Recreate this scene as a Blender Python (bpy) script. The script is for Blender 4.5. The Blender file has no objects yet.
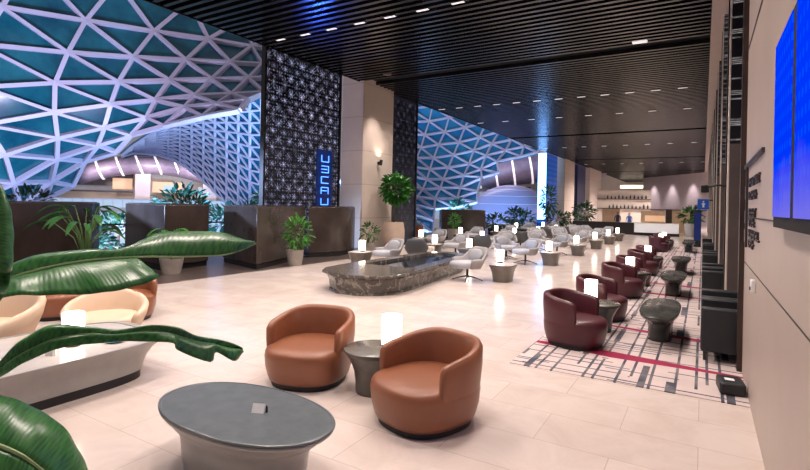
import bpy, math, random
from mathutils import Vector
from math import sin, cos, pi, radians
random.seed(7)
S = bpy.context.scene
COL = S.collection
# ------------------------------------------------------------------ materials
def mat(name, col=(.5,.5,.5), rough=.5, metal=0, spec=.5, emit=None, es=0, coat=0):
    m = bpy.data.materials.new(name); m.use_nodes = True
    b = m.node_tree.nodes['Principled BSDF']
    b.inputs['Base Color'].default_value = (*col, 1)
    b.inputs['Roughness'].default_value = rough
    b.inputs['Metallic'].default_value = metal
    b.inputs['Specular IOR Level'].default_value = spec
    b.inputs['Coat Weight'].default_value = coat
    if emit:
        b.inputs['Emission Color'].default_value = (*emit, 1)
        b.inputs['Emission Strength'].default_value = es
    return m
class N:
    """small node-graph helper"""
    def __init__(s, m):
        s.m = m; s.t = m.node_tree; s.b = s.t.nodes['Principled BSDF']
    def n(s, typ, **kw):
        nd = s.t.nodes.new(typ)
        for k, v in kw.items(): setattr(nd, k, v)
        return nd
    def l(s, a, b): s.t.links.new(a, b)
    def math(s, op, a, b=None, c=None):
        nd = s.n('ShaderNodeMath', operation=op)
        for k, v in enumerate((a, b, c)):
            if v is None: continue
            if isinstance(v, (int, float)): nd.inputs[k].default_value = v
            else: s.l(v, nd.inputs[k])
        return nd.outputs[0]
    def coord(s, kind='Object'):
        tc = s.n('ShaderNodeTexCoord')
        return tc.outputs[kind]
    def xyz(s, v):
        nd = s.n('ShaderNodeSeparateXYZ'); s.l(v, nd.inputs[0]); return nd.outputs
    def comb(s, x, y, z=0):
        nd = s.n('ShaderNodeCombineXYZ')
        for k, v in enumerate((x, y, z)):
            if isinstance(v, (int, float)): nd.inputs[k].default_value = v
            else: s.l(v, nd.inputs[k])
        return nd.outputs[0]
    def noise(s, vec, scale, detail=3, rough=.5, dist=0):
        nd = s.n('ShaderNodeTexNoise'); nd.inputs['Scale'].default_value = scale
        nd.inputs['Detail'].default_value = detail; nd.inputs['Roughness'].default_value = rough
        nd.inputs['Distortion'].default_value = dist
        if vec: s.l(vec, nd.inputs['Vector'])
        return nd.outputs[0]
    def ramp(s, f, stops, interp='LINEAR'):
        nd = s.n('ShaderNodeValToRGB'); cr = nd.color_ramp; cr.interpolation = interp
        while len(cr.elements) < len(stops): cr.elements.new(.5)
        for e, (p, c) in zip(cr.elements, stops):
            e.position = p; e.color = (*c, 1) if len(c) == 3 else c
        s.l(f, nd.inputs[0]); return nd.outputs[0]
    def mix(s, f, a, b):
        nd = s.n('ShaderNodeMix', data_type='RGBA')
        if isinstance(f, (int, float)): nd.inputs[0].default_value = f
        else: s.l(f, nd.inputs[0])
        for k, v in ((6, a), (7, b)):
            if isinstance(v, tuple): nd.inputs[k].default_value = (*v, 1)
            else: s.l(v, nd.inputs[k])
        return nd.outputs[2]
    def base(s, c): s.l(c, s.b.inputs['Base Color'])
    def bump(s, h, strength=.2, dist=.01):
        nd = s.n('ShaderNodeBump'); nd.inputs['Strength'].default_value = strength
        nd.inputs['Distance'].default_value = dist
        s.l(h, nd.inputs['Height']); s.l(nd.outputs[0], s.b.inputs['Normal'])
M = {}
def leather(name, c1, c2, rough=.42):
    m = mat(name, c1, rough); g = N(m); o = g.coord()
    g.base(g.mix(g.noise(o, 3.5, 3), c1, c2)); g.bump(g.noise(o, 160, 2), .12, .003)
    return m
M['tan'] = leather('tan_leather', (.215,.075,.036), (.285,.105,.052), .36)
M['wine'] = leather('burgundy_leather', (.058,.011,.018), (.09,.018,.027), .36)
M['beige'] = leather('beige_leather', (.66,.48,.34), (.74,.56,.42), .5)
M['black'] = leather('black_leather', (.012,.014,.018), (.02,.022,.027), .45)
def fabric(name, c1, c2, sc=60):
    m = mat(name, c1, .85); g = N(m); o = g.coord()
    g.base(g.mix(g.noise(o, sc, 4), c1, c2)); g.bump(g.noise(o, 220, 2), .2, .004)
    return m
M['grey_fab'] = fabric('grey_fabric', (.34,.345,.385), (.46,.465,.505))
M['dark_fab'] = fabric('charcoal_fabric', (.085,.09,.10), (.13,.135,.15))
M['shell_fab'] = fabric('greige_fabric', (.29,.28,.29), (.38,.365,.365))
M['cream_fab'] = fabric('cream_fabric', (.62,.56,.50), (.7,.64,.58))
M['plinth'] = mat('black_plinth', (.012,.012,.014), .5)
M['metal_dark'] = mat('dark_metal', (.05,.048,.05), .35, .8)
M['chrome'] = mat('chrome_handle', (.7,.7,.7), .2, 1)
M['white'] = mat('white_card', (.85,.85,.86), .5)
def stone(name, c1, c2, rough=.35, sc=6, bump=.05):
    m = mat(name, c1, rough); g = N(m); o = g.coord()
    g.base(g.mix(g.ramp(g.noise(o, sc, 6, .6), [(.35,(0,0,0)),(.65,(1,1,1))]), c1, c2))
    return m
M['top_grey'] = stone('slate_grey_tabletop', (.105,.12,.13), (.14,.158,.168), .28, 9)
M['ped_grey'] = stone('lacquered_grey_pedestal', (.31,.305,.29), (.37,.36,.345), .3, 3)
M['side_grey'] = stone('taupe_lacquer', (.10,.092,.082), (.14,.13,.115), .25, 4)
M['oval_dark'] = stone('dark_green_grey_stone', (.042,.046,.042), (.056,.06,.056), .22, 5)
M['taper'] = stone('bronze_taupe_lacquer', (.12,.105,.09), (.165,.145,.125), .3, 4)
M['taper_top'] = stone('pale_tray_top', (.50,.45,.41), (.6,.55,.5), .2, 4)
M['beige_wall'] = None
# floor marble
m = mat('marble_floor', (.7,.6,.55), .17); g = N(m); o = g.coord()
br = g.n('ShaderNodeTexBrick'); br.offset = .5; br.inputs['Scale'].default_value = 1
br.inputs['Brick Width'].default_value = 1.2; br.inputs['Row Height'].default_value = .6
br.inputs['Mortar Size'].default_value = .004; br.inputs['Mortar Smooth'].default_value = .1
br.inputs['Color1'].default_value = (.66,.565,.52,1); br.inputs['Color2'].default_value = (.72,.625,.58,1)
br.inputs['Mortar'].default_value = (.52,.44,.40,1); g.l(o, br.inputs['Vector'])
nz = g.ramp(g.noise(o, 1.6, 8, .65, .8), [(.3,(.84,.80,.77)),(.6,(1,1,1))])
mx = g.n('ShaderNodeMix', data_type='RGBA', blend_type='MULTIPLY'); mx.inputs[0].default_value = .8
g.l(br.outputs[0], mx.inputs[6]); g.l(nz, mx.inputs[7]); g.base(mx.outputs[2])
g.l(g.math('MULTIPLY_ADD', g.noise(o, 2.2, 5), .16, .10), g.b.inputs['Roughness'])
M['floor'] = m
M['dark_floor'] = stone('dark_timber_floor', (.075,.055,.05), (.115,.088,.08), .3, 2)
# garden floor
M['garden_floor'] = stone('garden_floor', (.05,.09,.11), (.10,.16,.18), .4, 1)
# wall stone panels
m = mat('wall_stone', (.56,.47,.42), .42); g = N(m); o = g.coord()
g.base(g.mix(g.noise(o, 1.1, 7, .6, .6), (.43,.35,.30), (.56,.465,.41)))
M['wallstone'] = m
m = mat('pillar_stone', (.5,.42,.36), .45); g = N(m); o = g.coord(); x,y,z = g.xyz(o)
j = g.math('GREATER_THAN', g.math('FRACT', g.math('MULTIPLY', z, .72)), .985)
g.base(g.mix(j, g.mix(g.noise(o, 1.5, 6), (.50,.42,.365), (.60,.51,.45)), (.34,.28,.24)))
M['pillar'] = m
M['joint'] = mat('wall_joint', (.05,.035,.03), .6)
M['bronze'] = stone('bronze_cladding', (.045,.028,.022), (.07,.045,.036), .35, 2)
M['bronze'].node_tree.nodes['Principled BSDF'].inputs['Metallic'].default_value = .3
M['planter'] = stone('dark_bronze_planter', (.042,.029,.025), (.07,.05,.044), .26, 1.2)
M['grey_panel'] = stone('grey_brown_panel', (.12,.095,.088), (.155,.125,.115), .4, 2)
M['cream'] = stone('cream_plaster', (.66,.58,.5), (.72,.64,.56), .6, 2)
M['lilac_wall'] = stone('pale_lilac_wall', (.52,.45,.47), (.58,.50,.52), .5, 1)
M['slat'] = mat('black_ceiling_slat', (.011,.0105,.012), .27, 0, .5)
M['ceil_void'] = mat('black_ceiling_void', (.004,.004,.005), .9)
M['light'] = mat('lamp_glow', (1,1,1), .5, emit=(1,.86,.72), es=8)
M['downlight'] = mat('downlight_lens', (1,1,1), .5, emit=(1,.93,.9), es=.6)
M['cove'] = mat('cove_light', (1,1,1), .5, emit=(1,.82,.62), es=3)
M['steel'] = mat('lilac_white_painted_steel', (.66,.62,.76), .4)
M['glass_far'] = None
# glass of the grid shells: teal tinted glazing, reflections painted in as mottled colour
def shell_glass(name, c1, c2):
    m = mat(name, c1, .12); g = N(m); o = g.coord()
    g.base(g.mix(g.ramp(g.noise(o, .35, 5, .6), [(.35,(0,0,0)),(.7,(1,1,1))]), c1, c2))
    return m
M['glassA'] = shell_glass('teal_dome_glass', (.003,.075,.12), (.02,.20,.24))
M['glassB'] = shell_glass('blue_dome_glass', (.004,.12,.22), (.015,.20,.33))
M['glassC'] = shell_glass('azure_dome_glass', (.004,.20,.46), (.04,.38,.64))
m = mat('water_basin', (.01,.014,.02), .04); M['water'] = m
# veined dark marble
m = mat('veined_marble', (.05,.045,.04), .12); g = N(m); o = g.coord()
v1 = g.math('ABSOLUTE', g.math('SUBTRACT', g.noise(o, 1.7, 6, .6, 1.6), .5))
vein = g.ramp(v1, [(0,(.26,.23,.20)),(.012,(.16,.14,.12)),(.035,(0.05,.045,.04)),(1,(.035,.032,.03))])
cl = g.ramp(g.noise(o, 2.6, 5, .6, .5), [(.35,(.022,.02,.019)),(.7,(.065,.058,.053))])
mx = g.n('ShaderNodeMix', data_type='RGBA', blend_type='ADD'); mx.inputs[0].default_value = .75
g.l(vein, mx.inputs[6]); g.l(cl, mx.inputs[7]); g.base(mx.outputs[2]); M['marble'] = m
# carpet
m = mat('patterned_carpet', (.5,.4,.4), .95); g = N(m); o = g.coord(); x,y,z = g.xyz(o)
def gridlines(a, b, sc, w, thr, seed):
    s_ = g.math('MULTIPLY', a, sc); cell = g.math('FLOOR', s_); fr = g.math('FRACT', s_)
    wn = g.n('ShaderNodeTexWhiteNoise', noise_dimensions='1D'); g.l(g.math('ADD', cell, seed), wn.inputs['W'])
    off = g.math('MULTIPLY_ADD', wn.outputs[0], .7, .15)
    ln = g.math('LESS_THAN', g.math('ABSOLUTE', g.math('SUBTRACT', fr, off)), w)
    gate = g.math('GREATER_THAN', g.noise(g.comb(g.math('MULTIPLY', cell, 7.31), g.math('MULTIPLY', b, .9), seed), 1.0, 1), thr)
    return g.math('MULTIPLY', ln, gate)
la = gridlines(x, y, 5.5, .085, .40, 1.3); lb = gridlines(y, x, 4.6, .075, .44, 5.7)
lc = gridlines(x, y, 2.6, .10, .56, 9.1); ld = gridlines(y, x, 7, .10, .58, 3.9)
dk = g.math('MAXIMUM', g.math('MAXIMUM', la, lb), g.math('MAXIMUM', lc, ld))
fade = g.math('MULTIPLY', dk, g.math('MULTIPLY_ADD', g.noise(o, 2.5, 2), .9, .45))
basec = g.mix(g.noise(o, 3, 4), (.50,.40,.39), (.66,.56,.54))
c1 = g.mix(fade, basec, (.045,.05,.075))
st = None
for (y0, sl, w0, x0) in ((7.16,-.07,.15,-1.0),(8.88,-.20,.10,-.4),(12.95,-.10,.12,-.7),(14.8,-.17,.14,-.5),(17.6,-.1,.08,-.7),(19.4,-.15,.1,-.7),(22.3,-.1,.1,-.7),(24.3,-.15,.1,-.7),(27.,-.1,.12,-.7)):
    d_ = g.math('ABSOLUTE', g.math('SUBTRACT', y, g.math('MULTIPLY_ADD', x, sl, y0 + sl*1.0)))
    wv = g.math('MULTIPLY_ADD', g.math('ABSOLUTE', g.math('SUBTRACT', x, x0)), -w0*.55, w0)
    s1 = g.math('LESS_THAN', d_, wv)
    st = s1 if st is None else g.math('MAXIMUM', st, s1)
g.base(g.mix(st, c1, (.30,.012,.06))); M['carpet'] = m
# star screen: light through the piercings painted as emission on a solid black sheet
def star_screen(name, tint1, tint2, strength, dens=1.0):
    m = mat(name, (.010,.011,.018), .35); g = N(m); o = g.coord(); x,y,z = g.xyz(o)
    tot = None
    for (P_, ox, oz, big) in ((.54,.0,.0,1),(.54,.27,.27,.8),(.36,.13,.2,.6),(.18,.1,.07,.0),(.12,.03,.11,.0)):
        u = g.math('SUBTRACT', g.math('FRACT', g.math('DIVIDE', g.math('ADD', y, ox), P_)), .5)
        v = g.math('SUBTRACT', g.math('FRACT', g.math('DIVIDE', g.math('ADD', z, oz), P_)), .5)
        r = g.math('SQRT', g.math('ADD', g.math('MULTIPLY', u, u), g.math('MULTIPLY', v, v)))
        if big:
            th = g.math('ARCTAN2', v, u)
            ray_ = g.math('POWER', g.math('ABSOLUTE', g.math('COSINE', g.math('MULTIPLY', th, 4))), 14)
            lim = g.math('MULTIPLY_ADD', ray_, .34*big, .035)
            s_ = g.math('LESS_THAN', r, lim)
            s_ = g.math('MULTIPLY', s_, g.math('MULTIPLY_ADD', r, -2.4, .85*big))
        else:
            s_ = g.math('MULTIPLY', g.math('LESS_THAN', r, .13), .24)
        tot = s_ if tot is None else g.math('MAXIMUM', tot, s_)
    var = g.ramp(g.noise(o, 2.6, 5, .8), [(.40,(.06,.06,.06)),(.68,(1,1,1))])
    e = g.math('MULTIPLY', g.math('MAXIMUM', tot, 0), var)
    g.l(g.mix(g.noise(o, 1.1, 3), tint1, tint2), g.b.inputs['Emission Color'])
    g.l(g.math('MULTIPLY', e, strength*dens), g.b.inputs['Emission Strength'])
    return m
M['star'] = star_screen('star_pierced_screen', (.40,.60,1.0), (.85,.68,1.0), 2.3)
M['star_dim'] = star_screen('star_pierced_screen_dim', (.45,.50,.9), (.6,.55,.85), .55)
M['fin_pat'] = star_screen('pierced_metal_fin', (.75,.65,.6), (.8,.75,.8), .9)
def led(name, col, col2, es, sc=(8,8)):
    m = mat(name, (.01,.01,.02), .3); g = N(m); o = g.coord(); x,y,z = g.xyz(o)
    u = g.math('SUBTRACT', g.math('FRACT', g.math('MULTIPLY', y, sc[0])), .5)
    v = g.math('SUBTRACT', g.math('FRACT', g.math('MULTIPLY', z, sc[1])), .5)
    d_ = g.math('LESS_THAN', g.math('ADD', g.math('MULTIPLY', u, u), g.math('MULTIPLY', v, v)), .07)
    f = g.math('MULTIPLY', d_, g.noise(o, 3, 3))
    g.l(g.mix(f, col, col2), g.b.inputs['Emission Color']); g.b.inputs['Emission Strength'].default_value = es
    return m, g
m, g = led('blue_video_screen', (.0,.035,.95), (.0,.10,1.0), 1.0, (11, 11))
x,y,z = g.xyz(g.coord())
# the picture on the screen: plain blue above, a paler hazy band along its bottom
bot = g.ramp(z, [(.0,(1,1,1)),(1,(1,1,1))])
old = g.b.inputs['Emission Color'].links[0].from_socket
zz = g.n('ShaderNodeMapRange'); zz.inputs[1].default_value = 1.93; zz.inputs[2].default_value = 2.26
zz.inputs[3].default_value = 1.0; zz.inputs[4].default_value = 0
g.l(g.math('MULTIPLY_ADD', g.noise(g.coord(), 4, 4), .25, g.math('SUBTRACT', z, .12)), zz.inputs[0])
g.l(g.mix(zz.outputs[0], old, (.17,.16,.80)), g.b.inputs['Emission Color'])
g.b.inputs['Roughness'].default_value = .6; g.b.inputs['Specular IOR Level'].default_value = 0; g.b.inputs['Base Color'].default_value = (0,0,0,1)
M['tv'] = m
M['led_white'] = mat('white_led_face', (1,1,1), .4, emit=(.16,.42,1.0), es=8)
m, g = led('blue_led_lattice', (.005,.035,.20), (.03,.25,1.0), .9, (2.2, 2.2)); M['led_blue'] = m
m, g = led('navy_led_lattice', (.01,.015,.07), (.03,.06,.3), .25, (2.2, 2.2)); M['led_navy'] = m
M['sign_blue'] = mat('blue_sign', (.01,.06,.28), .4, emit=(.01,.08,.4), es=.25)
M['glyph_blue'] = mat('blue_neon', (.1,.3,1), .4, emit=(.06,.22,1), es=3)
M['sign_navy'] = mat('navy_sign_box', (.005,.01,.05), .3, emit=(.005,.02,.12), es=.6)
M['letter'] = mat('dark_metal_lettering', (.06,.05,.055), .4, .4)
# plants
def leafmat(name, c1, c2, sc=9, rough=.35):
    m = mat(name, c1, rough); g = N(m); o = g.coord()
    g.base(g.mix(g.noise(o, sc, 4), c1, c2))
    g.b.inputs['Subsurface Weight'].default_value = 0
    return m
M['leaf'] = leafmat('glossy_green_leaf', (.022,.10,.022), (.05,.19,.04))
M['leaf_m'] = leafmat('mid_green_leaf', (.025,.15,.02), (.06,.25,.035))
M['leaf_b'] = leafmat('bright_green_leaf', (.05,.22,.03), (.10,.34,.05))
M['leaf_d'] = leafmat('dark_green_leaf', (.012,.06,.02), (.03,.11,.035))
M['leaf_t'] = leafmat('bluish_garden_leaf', (.01,.09,.06), (.03,.18,.12))
M['stem'] = mat('green_stem', (.10,.20,.06), .5)
M['midrib'] = mat('pale_midrib', (.38,.52,.24), .45)
M['bark'] = mat('brown_trunk', (.10,.07,.045), .8)
M['pot'] = stone('stone_grey_pot', (.32,.28,.25), (.40,.355,.32), .6, 5)
M['pot_tan'] = stone('tan_ceramic_pot', (.56,.42,.33), (.64,.50,.40), .55, 3)
M['pot_rust'] = stone('rust_red_pot', (.25,.06,.03), (.33,.09,.05), .5, 3)
M['soil'] = mat('dark_soil', (.03,.02,.015), .95)
# foreground leaf material: veins run across the leaf using its UV map
m = mat('paradise_leaf', (.03,.14,.05), .32); g = N(m)
uv = g.coord('UV'); x,y,z = g.xyz(uv); o = g.coord()
f = g.math('SINE', g.math('MULTIPLY', g.math('ADD', x, g.math('MULTIPLY', y, -.06)), 300))
f2 = g.noise(g.comb(g.math('MULTIPLY', x, 60), g.math('MULTIPLY', y, 2), 0), 1, 4)
c = g.mix(g.ramp(f2, [(.35,(0,0,0)),(.65,(1,1,1))]), (.018,.115,.032), (.07,.27,.06))
g.base(g.mix(g.math('MULTIPLY_ADD', f, .10, .10), c, (.16,.40,.14))); g.bump(f, .05, .002); M['pleaf'] = m
# bulkhead: lilac-brown with pale light bands
M['bulk'] = stone('lilac_brown_bulkhead', (.20,.16,.24), (.28,.23,.33), .4, 1)
M['band'] = mat('light_band', (1,1,1), .5, emit=(1,.85,.95), es=.7)
M['bldg_glass'] = mat('pale_lit_glass', (.25,.4,.45), .15, emit=(.65,.75,.9), es=.5)
M['white_lit'] = mat('white_backlit_front', (.8,.8,.8), .3, emit=(1,.93,.93), es=.45)
M['warm_panel'] = mat('warm_backlit_panel', (.6,.4,.25), .5, emit=(1,.6,.35), es=.45)
M['gold'] = stone('honey_timber_panel', (.50,.34,.21), (.60,.42,.28), .5, 2)
M['skin'] = mat('skin', (.45,.27,.19), .55)
M['uniform'] = mat('navy_uniform', (.015,.02,.05), .7)
M['hair'] = mat('dark_hair', (.015,.01,.008), .6)
M['blue_shirt'] = mat('blue_clothing', (.05,.14,.45), .7)

# ------------------------------------------------------------------ mesh builder
class MB:
    def __init__(s): s.v = []; s.f = []; s.mi = []; s.uv = None
    def add(s, vs, fs, mi=0):
        k = len(s.v); s.v += [tuple(p) for p in vs]; s.f += [tuple(i + k for i in f) for f in fs]; s.mi += [mi]*len(fs)
    def box(s, x0, x1, y0, y1, z0, z1, mi=0):
        s.add([(x0,y0,z0),(x1,y0,z0),(x1,y1,z0),(x0,y1,z0),(x0,y0,z1),(x1,y0,z1),(x1,y1,z1),(x0,y1,z1)],
              [(0,3,2,1),(4,5,6,7),(0,1,5,4),(1,2,6,5),(2,3,7,6),(3,0,4,7)], mi)
    def rings(s, rs, closed=True, cap0=True, cap1=True, mi=0):
        n = len(rs[0]); vs = [p for r in rs for p in r]; fs = []
        for a in range(len(rs)-1):
            for b in range(n if closed else n-1):
                c = (b+1) % n; fs.append((a*n+b, a*n+c, (a+1)*n+c, (a+1)*n+b))
        if cap0: fs.append(tuple(reversed(range(n))))
        if cap1: fs.append(tuple((len(rs)-1)*n + k for k in range(n)))
        s.add(vs, fs, mi)
    def prism(s, pts, z0, z1, mi=0):
        s.rings([[(x,y,z0) for x,y in pts], [(x,y,z1) for x,y in pts]], mi=mi)
    def tube(s, path, r, n=8, mi=0):
        path = [Vector(p) for p in path]; rs = []
        for k, p in enumerate(path):
            d = (path[min(k+1,len(path)-1)] - path[max(k-1,0)]).normalized()
            a = Vector((0,0,1)) if abs(d.z) < .9 else Vector((1,0,0))
            u = d.cross(a).normalized(); w = d.cross(u)
            rr = r[k] if isinstance(r, (list, tuple)) else r
            rs.append([p + (u*cos(2*pi*q/n) + w*sin(2*pi*q/n))*rr for q in range(n)])
        s.rings(rs, mi=mi)
    def bar(s, p, q, w, d, nrm, mi=0):
        p, q, nrm = Vector(p), Vector(q), Vector(nrm); t = (q-p)
        if t.length < 1e-6: return
        t.normalize(); side = t.cross(nrm).normalized()*w/2; up = side.cross(t).normalized()*d/2
        s.rings([[c+side+up, c-side+up, c-side-up, c+side-up] for c in (p, q)], mi=mi)
    def build(s, name, m, parent=None, smooth=False, bevel=0, seg=2, auto=None):
        me = bpy.data.meshes.new(name); me.from_pydata(s.v, [], s.f)
        for x in (m if isinstance(m, list) else [m]): me.materials.append(x)
        if isinstance(m, list):
            for p, k in zip(me.polygons, s.mi): p.material_index = k
        if s.uv:
            ul = me.uv_layers.new(name='UVMap')
            for lp in me.loops: ul.data[lp.index].uv = s.uv[lp.vertex_index]
        me.validate(); me.update()
        o = bpy.data.objects.new(name, me); COL.objects.link(o)
        if smooth:
            for p in me.polygons: p.use_smooth = True
            if auto:
                me.set_sharp_from_angle(angle=radians(auto))
        if parent: o.parent = parent
        if bevel:
            b = o.modifiers.new('bevel', 'BEVEL'); b.width = bevel; b.segments = seg; b.limit_method = 'ANGLE'
            b.angle_limit = radians(40)
            for p in me.polygons: p.use_smooth = True
            me.set_sharp_from_angle(angle=radians(50))
        return o
def tag(o, label, cat, group=None, kind=None):
    o['label'] = label; o['category'] = cat
    if group: o['group'] = group
    if kind: o['kind'] = kind
    return o
def thing(name, label, cat, loc=(0,0,0), rz=0, group=None):
    o = bpy.data.objects.new(name, None); COL.objects.link(o); o.empty_display_size = .1
    o.location = loc; o.rotation_euler = (0,0,rz); return tag(o, label, cat, group)
def struct(name, mb, m, **k):
    o = mb.build(name, m, **k); o['kind'] = 'structure'; return o
KIDS = {}
def kids(o): return [c for c in bpy.data.objects if c.parent == o]
def dup(root, loc, rz=None, label=None, group=None):
    r = root.copy(); COL.objects.link(r); r.location = loc
    if rz is not None: r.rotation_euler = (0,0,rz)
    if label: r['label'] = label
    if group: r['group'] = group
    for ch in kids(root):
        c = ch.copy(); COL.objects.link(c); c.parent = r
        for gc in kids(ch):
            d = gc.copy(); COL.objects.link(d); d.parent = c
    return r
def se(a, b, n, z, cx=0, cy=0, K=40, s=1):
    out = []
    for k in range(K):
        t = 2*pi*k/K; c, q = cos(t), sin(t)
        out.append((cx + s*a*math.copysign(abs(c)**(2/n), c), cy + s*b*math.copysign(abs(q)**(2/n), q), z))
    return out
SHELL_A={(-2,-1): (-36.79,11.07,20.54),(-2,0): (-36.51,16.98,21.36),(-2,1): (-35.68,23.24,21.81),(-2,2): (-34.56,29.44,21.93),(-2,3): (-33.43,35.14,21.79),(-2,4): (-32.57,39.88,21.51),(-2,5): (-32.17,43.31,21.22),(-2,6): (-32.34,45.17,21.05),(-1,-1): (-37.59,9.66,16.46),(-1,0): (-37.4,14.79,17.17),(-1,1): (-36.65,20.12,17.63),(-1,2): (-35.55,25.28,17.86),(-1,3): (-34.3,29.91,17.9),(-1,4): (-33.1,33.68,17.82),(-1,5): (-32.07,36.31,17.7),(-1,6): (-31.3,37.65,17.61),(0,-1): (-38.1,9.0,13.1),(0,0): (-37.66,13.66,13.74),(0,1): (-36.97,18.2,14.26),(0,2): (-35.87,22.5,14.66),(0,3): (-34.49,26.28,14.98),(0,4): (-32.88,29.33,15.0),(0,5): (-31.21,31.41,14.98),(0,6): (-29.67,32.35,14.9),(1,-1): (-38.51,8.93,10.25),(1,0): (-38.52,12.8,11.32),(1,1): (-37.06,17.16,11.77),(1,2): (-35.7,20.88,12.24),(1,3): (-34.06,24.01,12.63),(1,4): (-32.04,26.49,12.83),(1,5): (-30.09,27.96,12.81),(1,6): (-27.95,28.56,12.7),(2,-1): (-39.0,9.36,7.76),(2,0): (-38.48,13.08,8.73),(2,1): (-37.46,16.61,9.64),(2,2): (-35.74,19.88,10.23),(2,3): (-33.78,22.51,10.71),(2,4): (-31.53,24.41,10.98),(2,5): (-28.92,25.6,11.02),(2,6): (-26.43,25.82,10.85),(3,-1): (-39.73,10.24,5.49),(3,0): (-39.28,13.49,6.54),(3,1): (-37.8,16.76,7.75),(3,2): (-35.96,19.5,8.61),(3,3): (-33.89,21.53,9.09),(3,4): (-31.39,22.94,9.45),(3,5): (-28.46,23.7,9.41),(3,6): (-25.32,23.78,9.24),(4,-1): (-40.85,11.54,3.33),(4,0): (-39.78,14.74,4.77),(4,1): (-38.57,17.33,6.15),(4,2): (-36.71,19.49,7.06),(4,3): (-34.26,21.12,7.79),(4,4): (-31.37,22.13,8.47),(4,5): (-28.333,22.375,8.477),(4,6): (-24.983,22.071,8.422),(5,-1): (-42.56,13.26,1.15),(5,0): (-41.59,15.96,2.92),(5,1): (-40.28,18.07,4.79),(5,2): (-38.14,19.79,5.87),(5,3): (-35.601,20.84,6.605),(5,4): (-32.478,21.346,7.134),(5,5): (-28.607,21.506,7.511),(5,6): (-24.578,21.105,7.554),(6,-1): (-45.12,15.38,-1.16),(6,0): (-44.35,17.49,1.18),(6,1): (-43.09,18.99,3.17),(6,2): (-40.7,20.2,4.77),(6,3): (-37.62,20.88,5.45),(7,-1): (-48.92,17.9,-3.72),(7,0): (-48.3,19.37,-0.8),(7,1): (-46.96,20.24,1.74),(7,2): (-44.07,21.01,2.93),(8,-1): (-52.72,20.42,-6.28),(8,0): (-52.25,21.25,-2.78),(8,1): (-50.83,21.49,0.31)}
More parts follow.
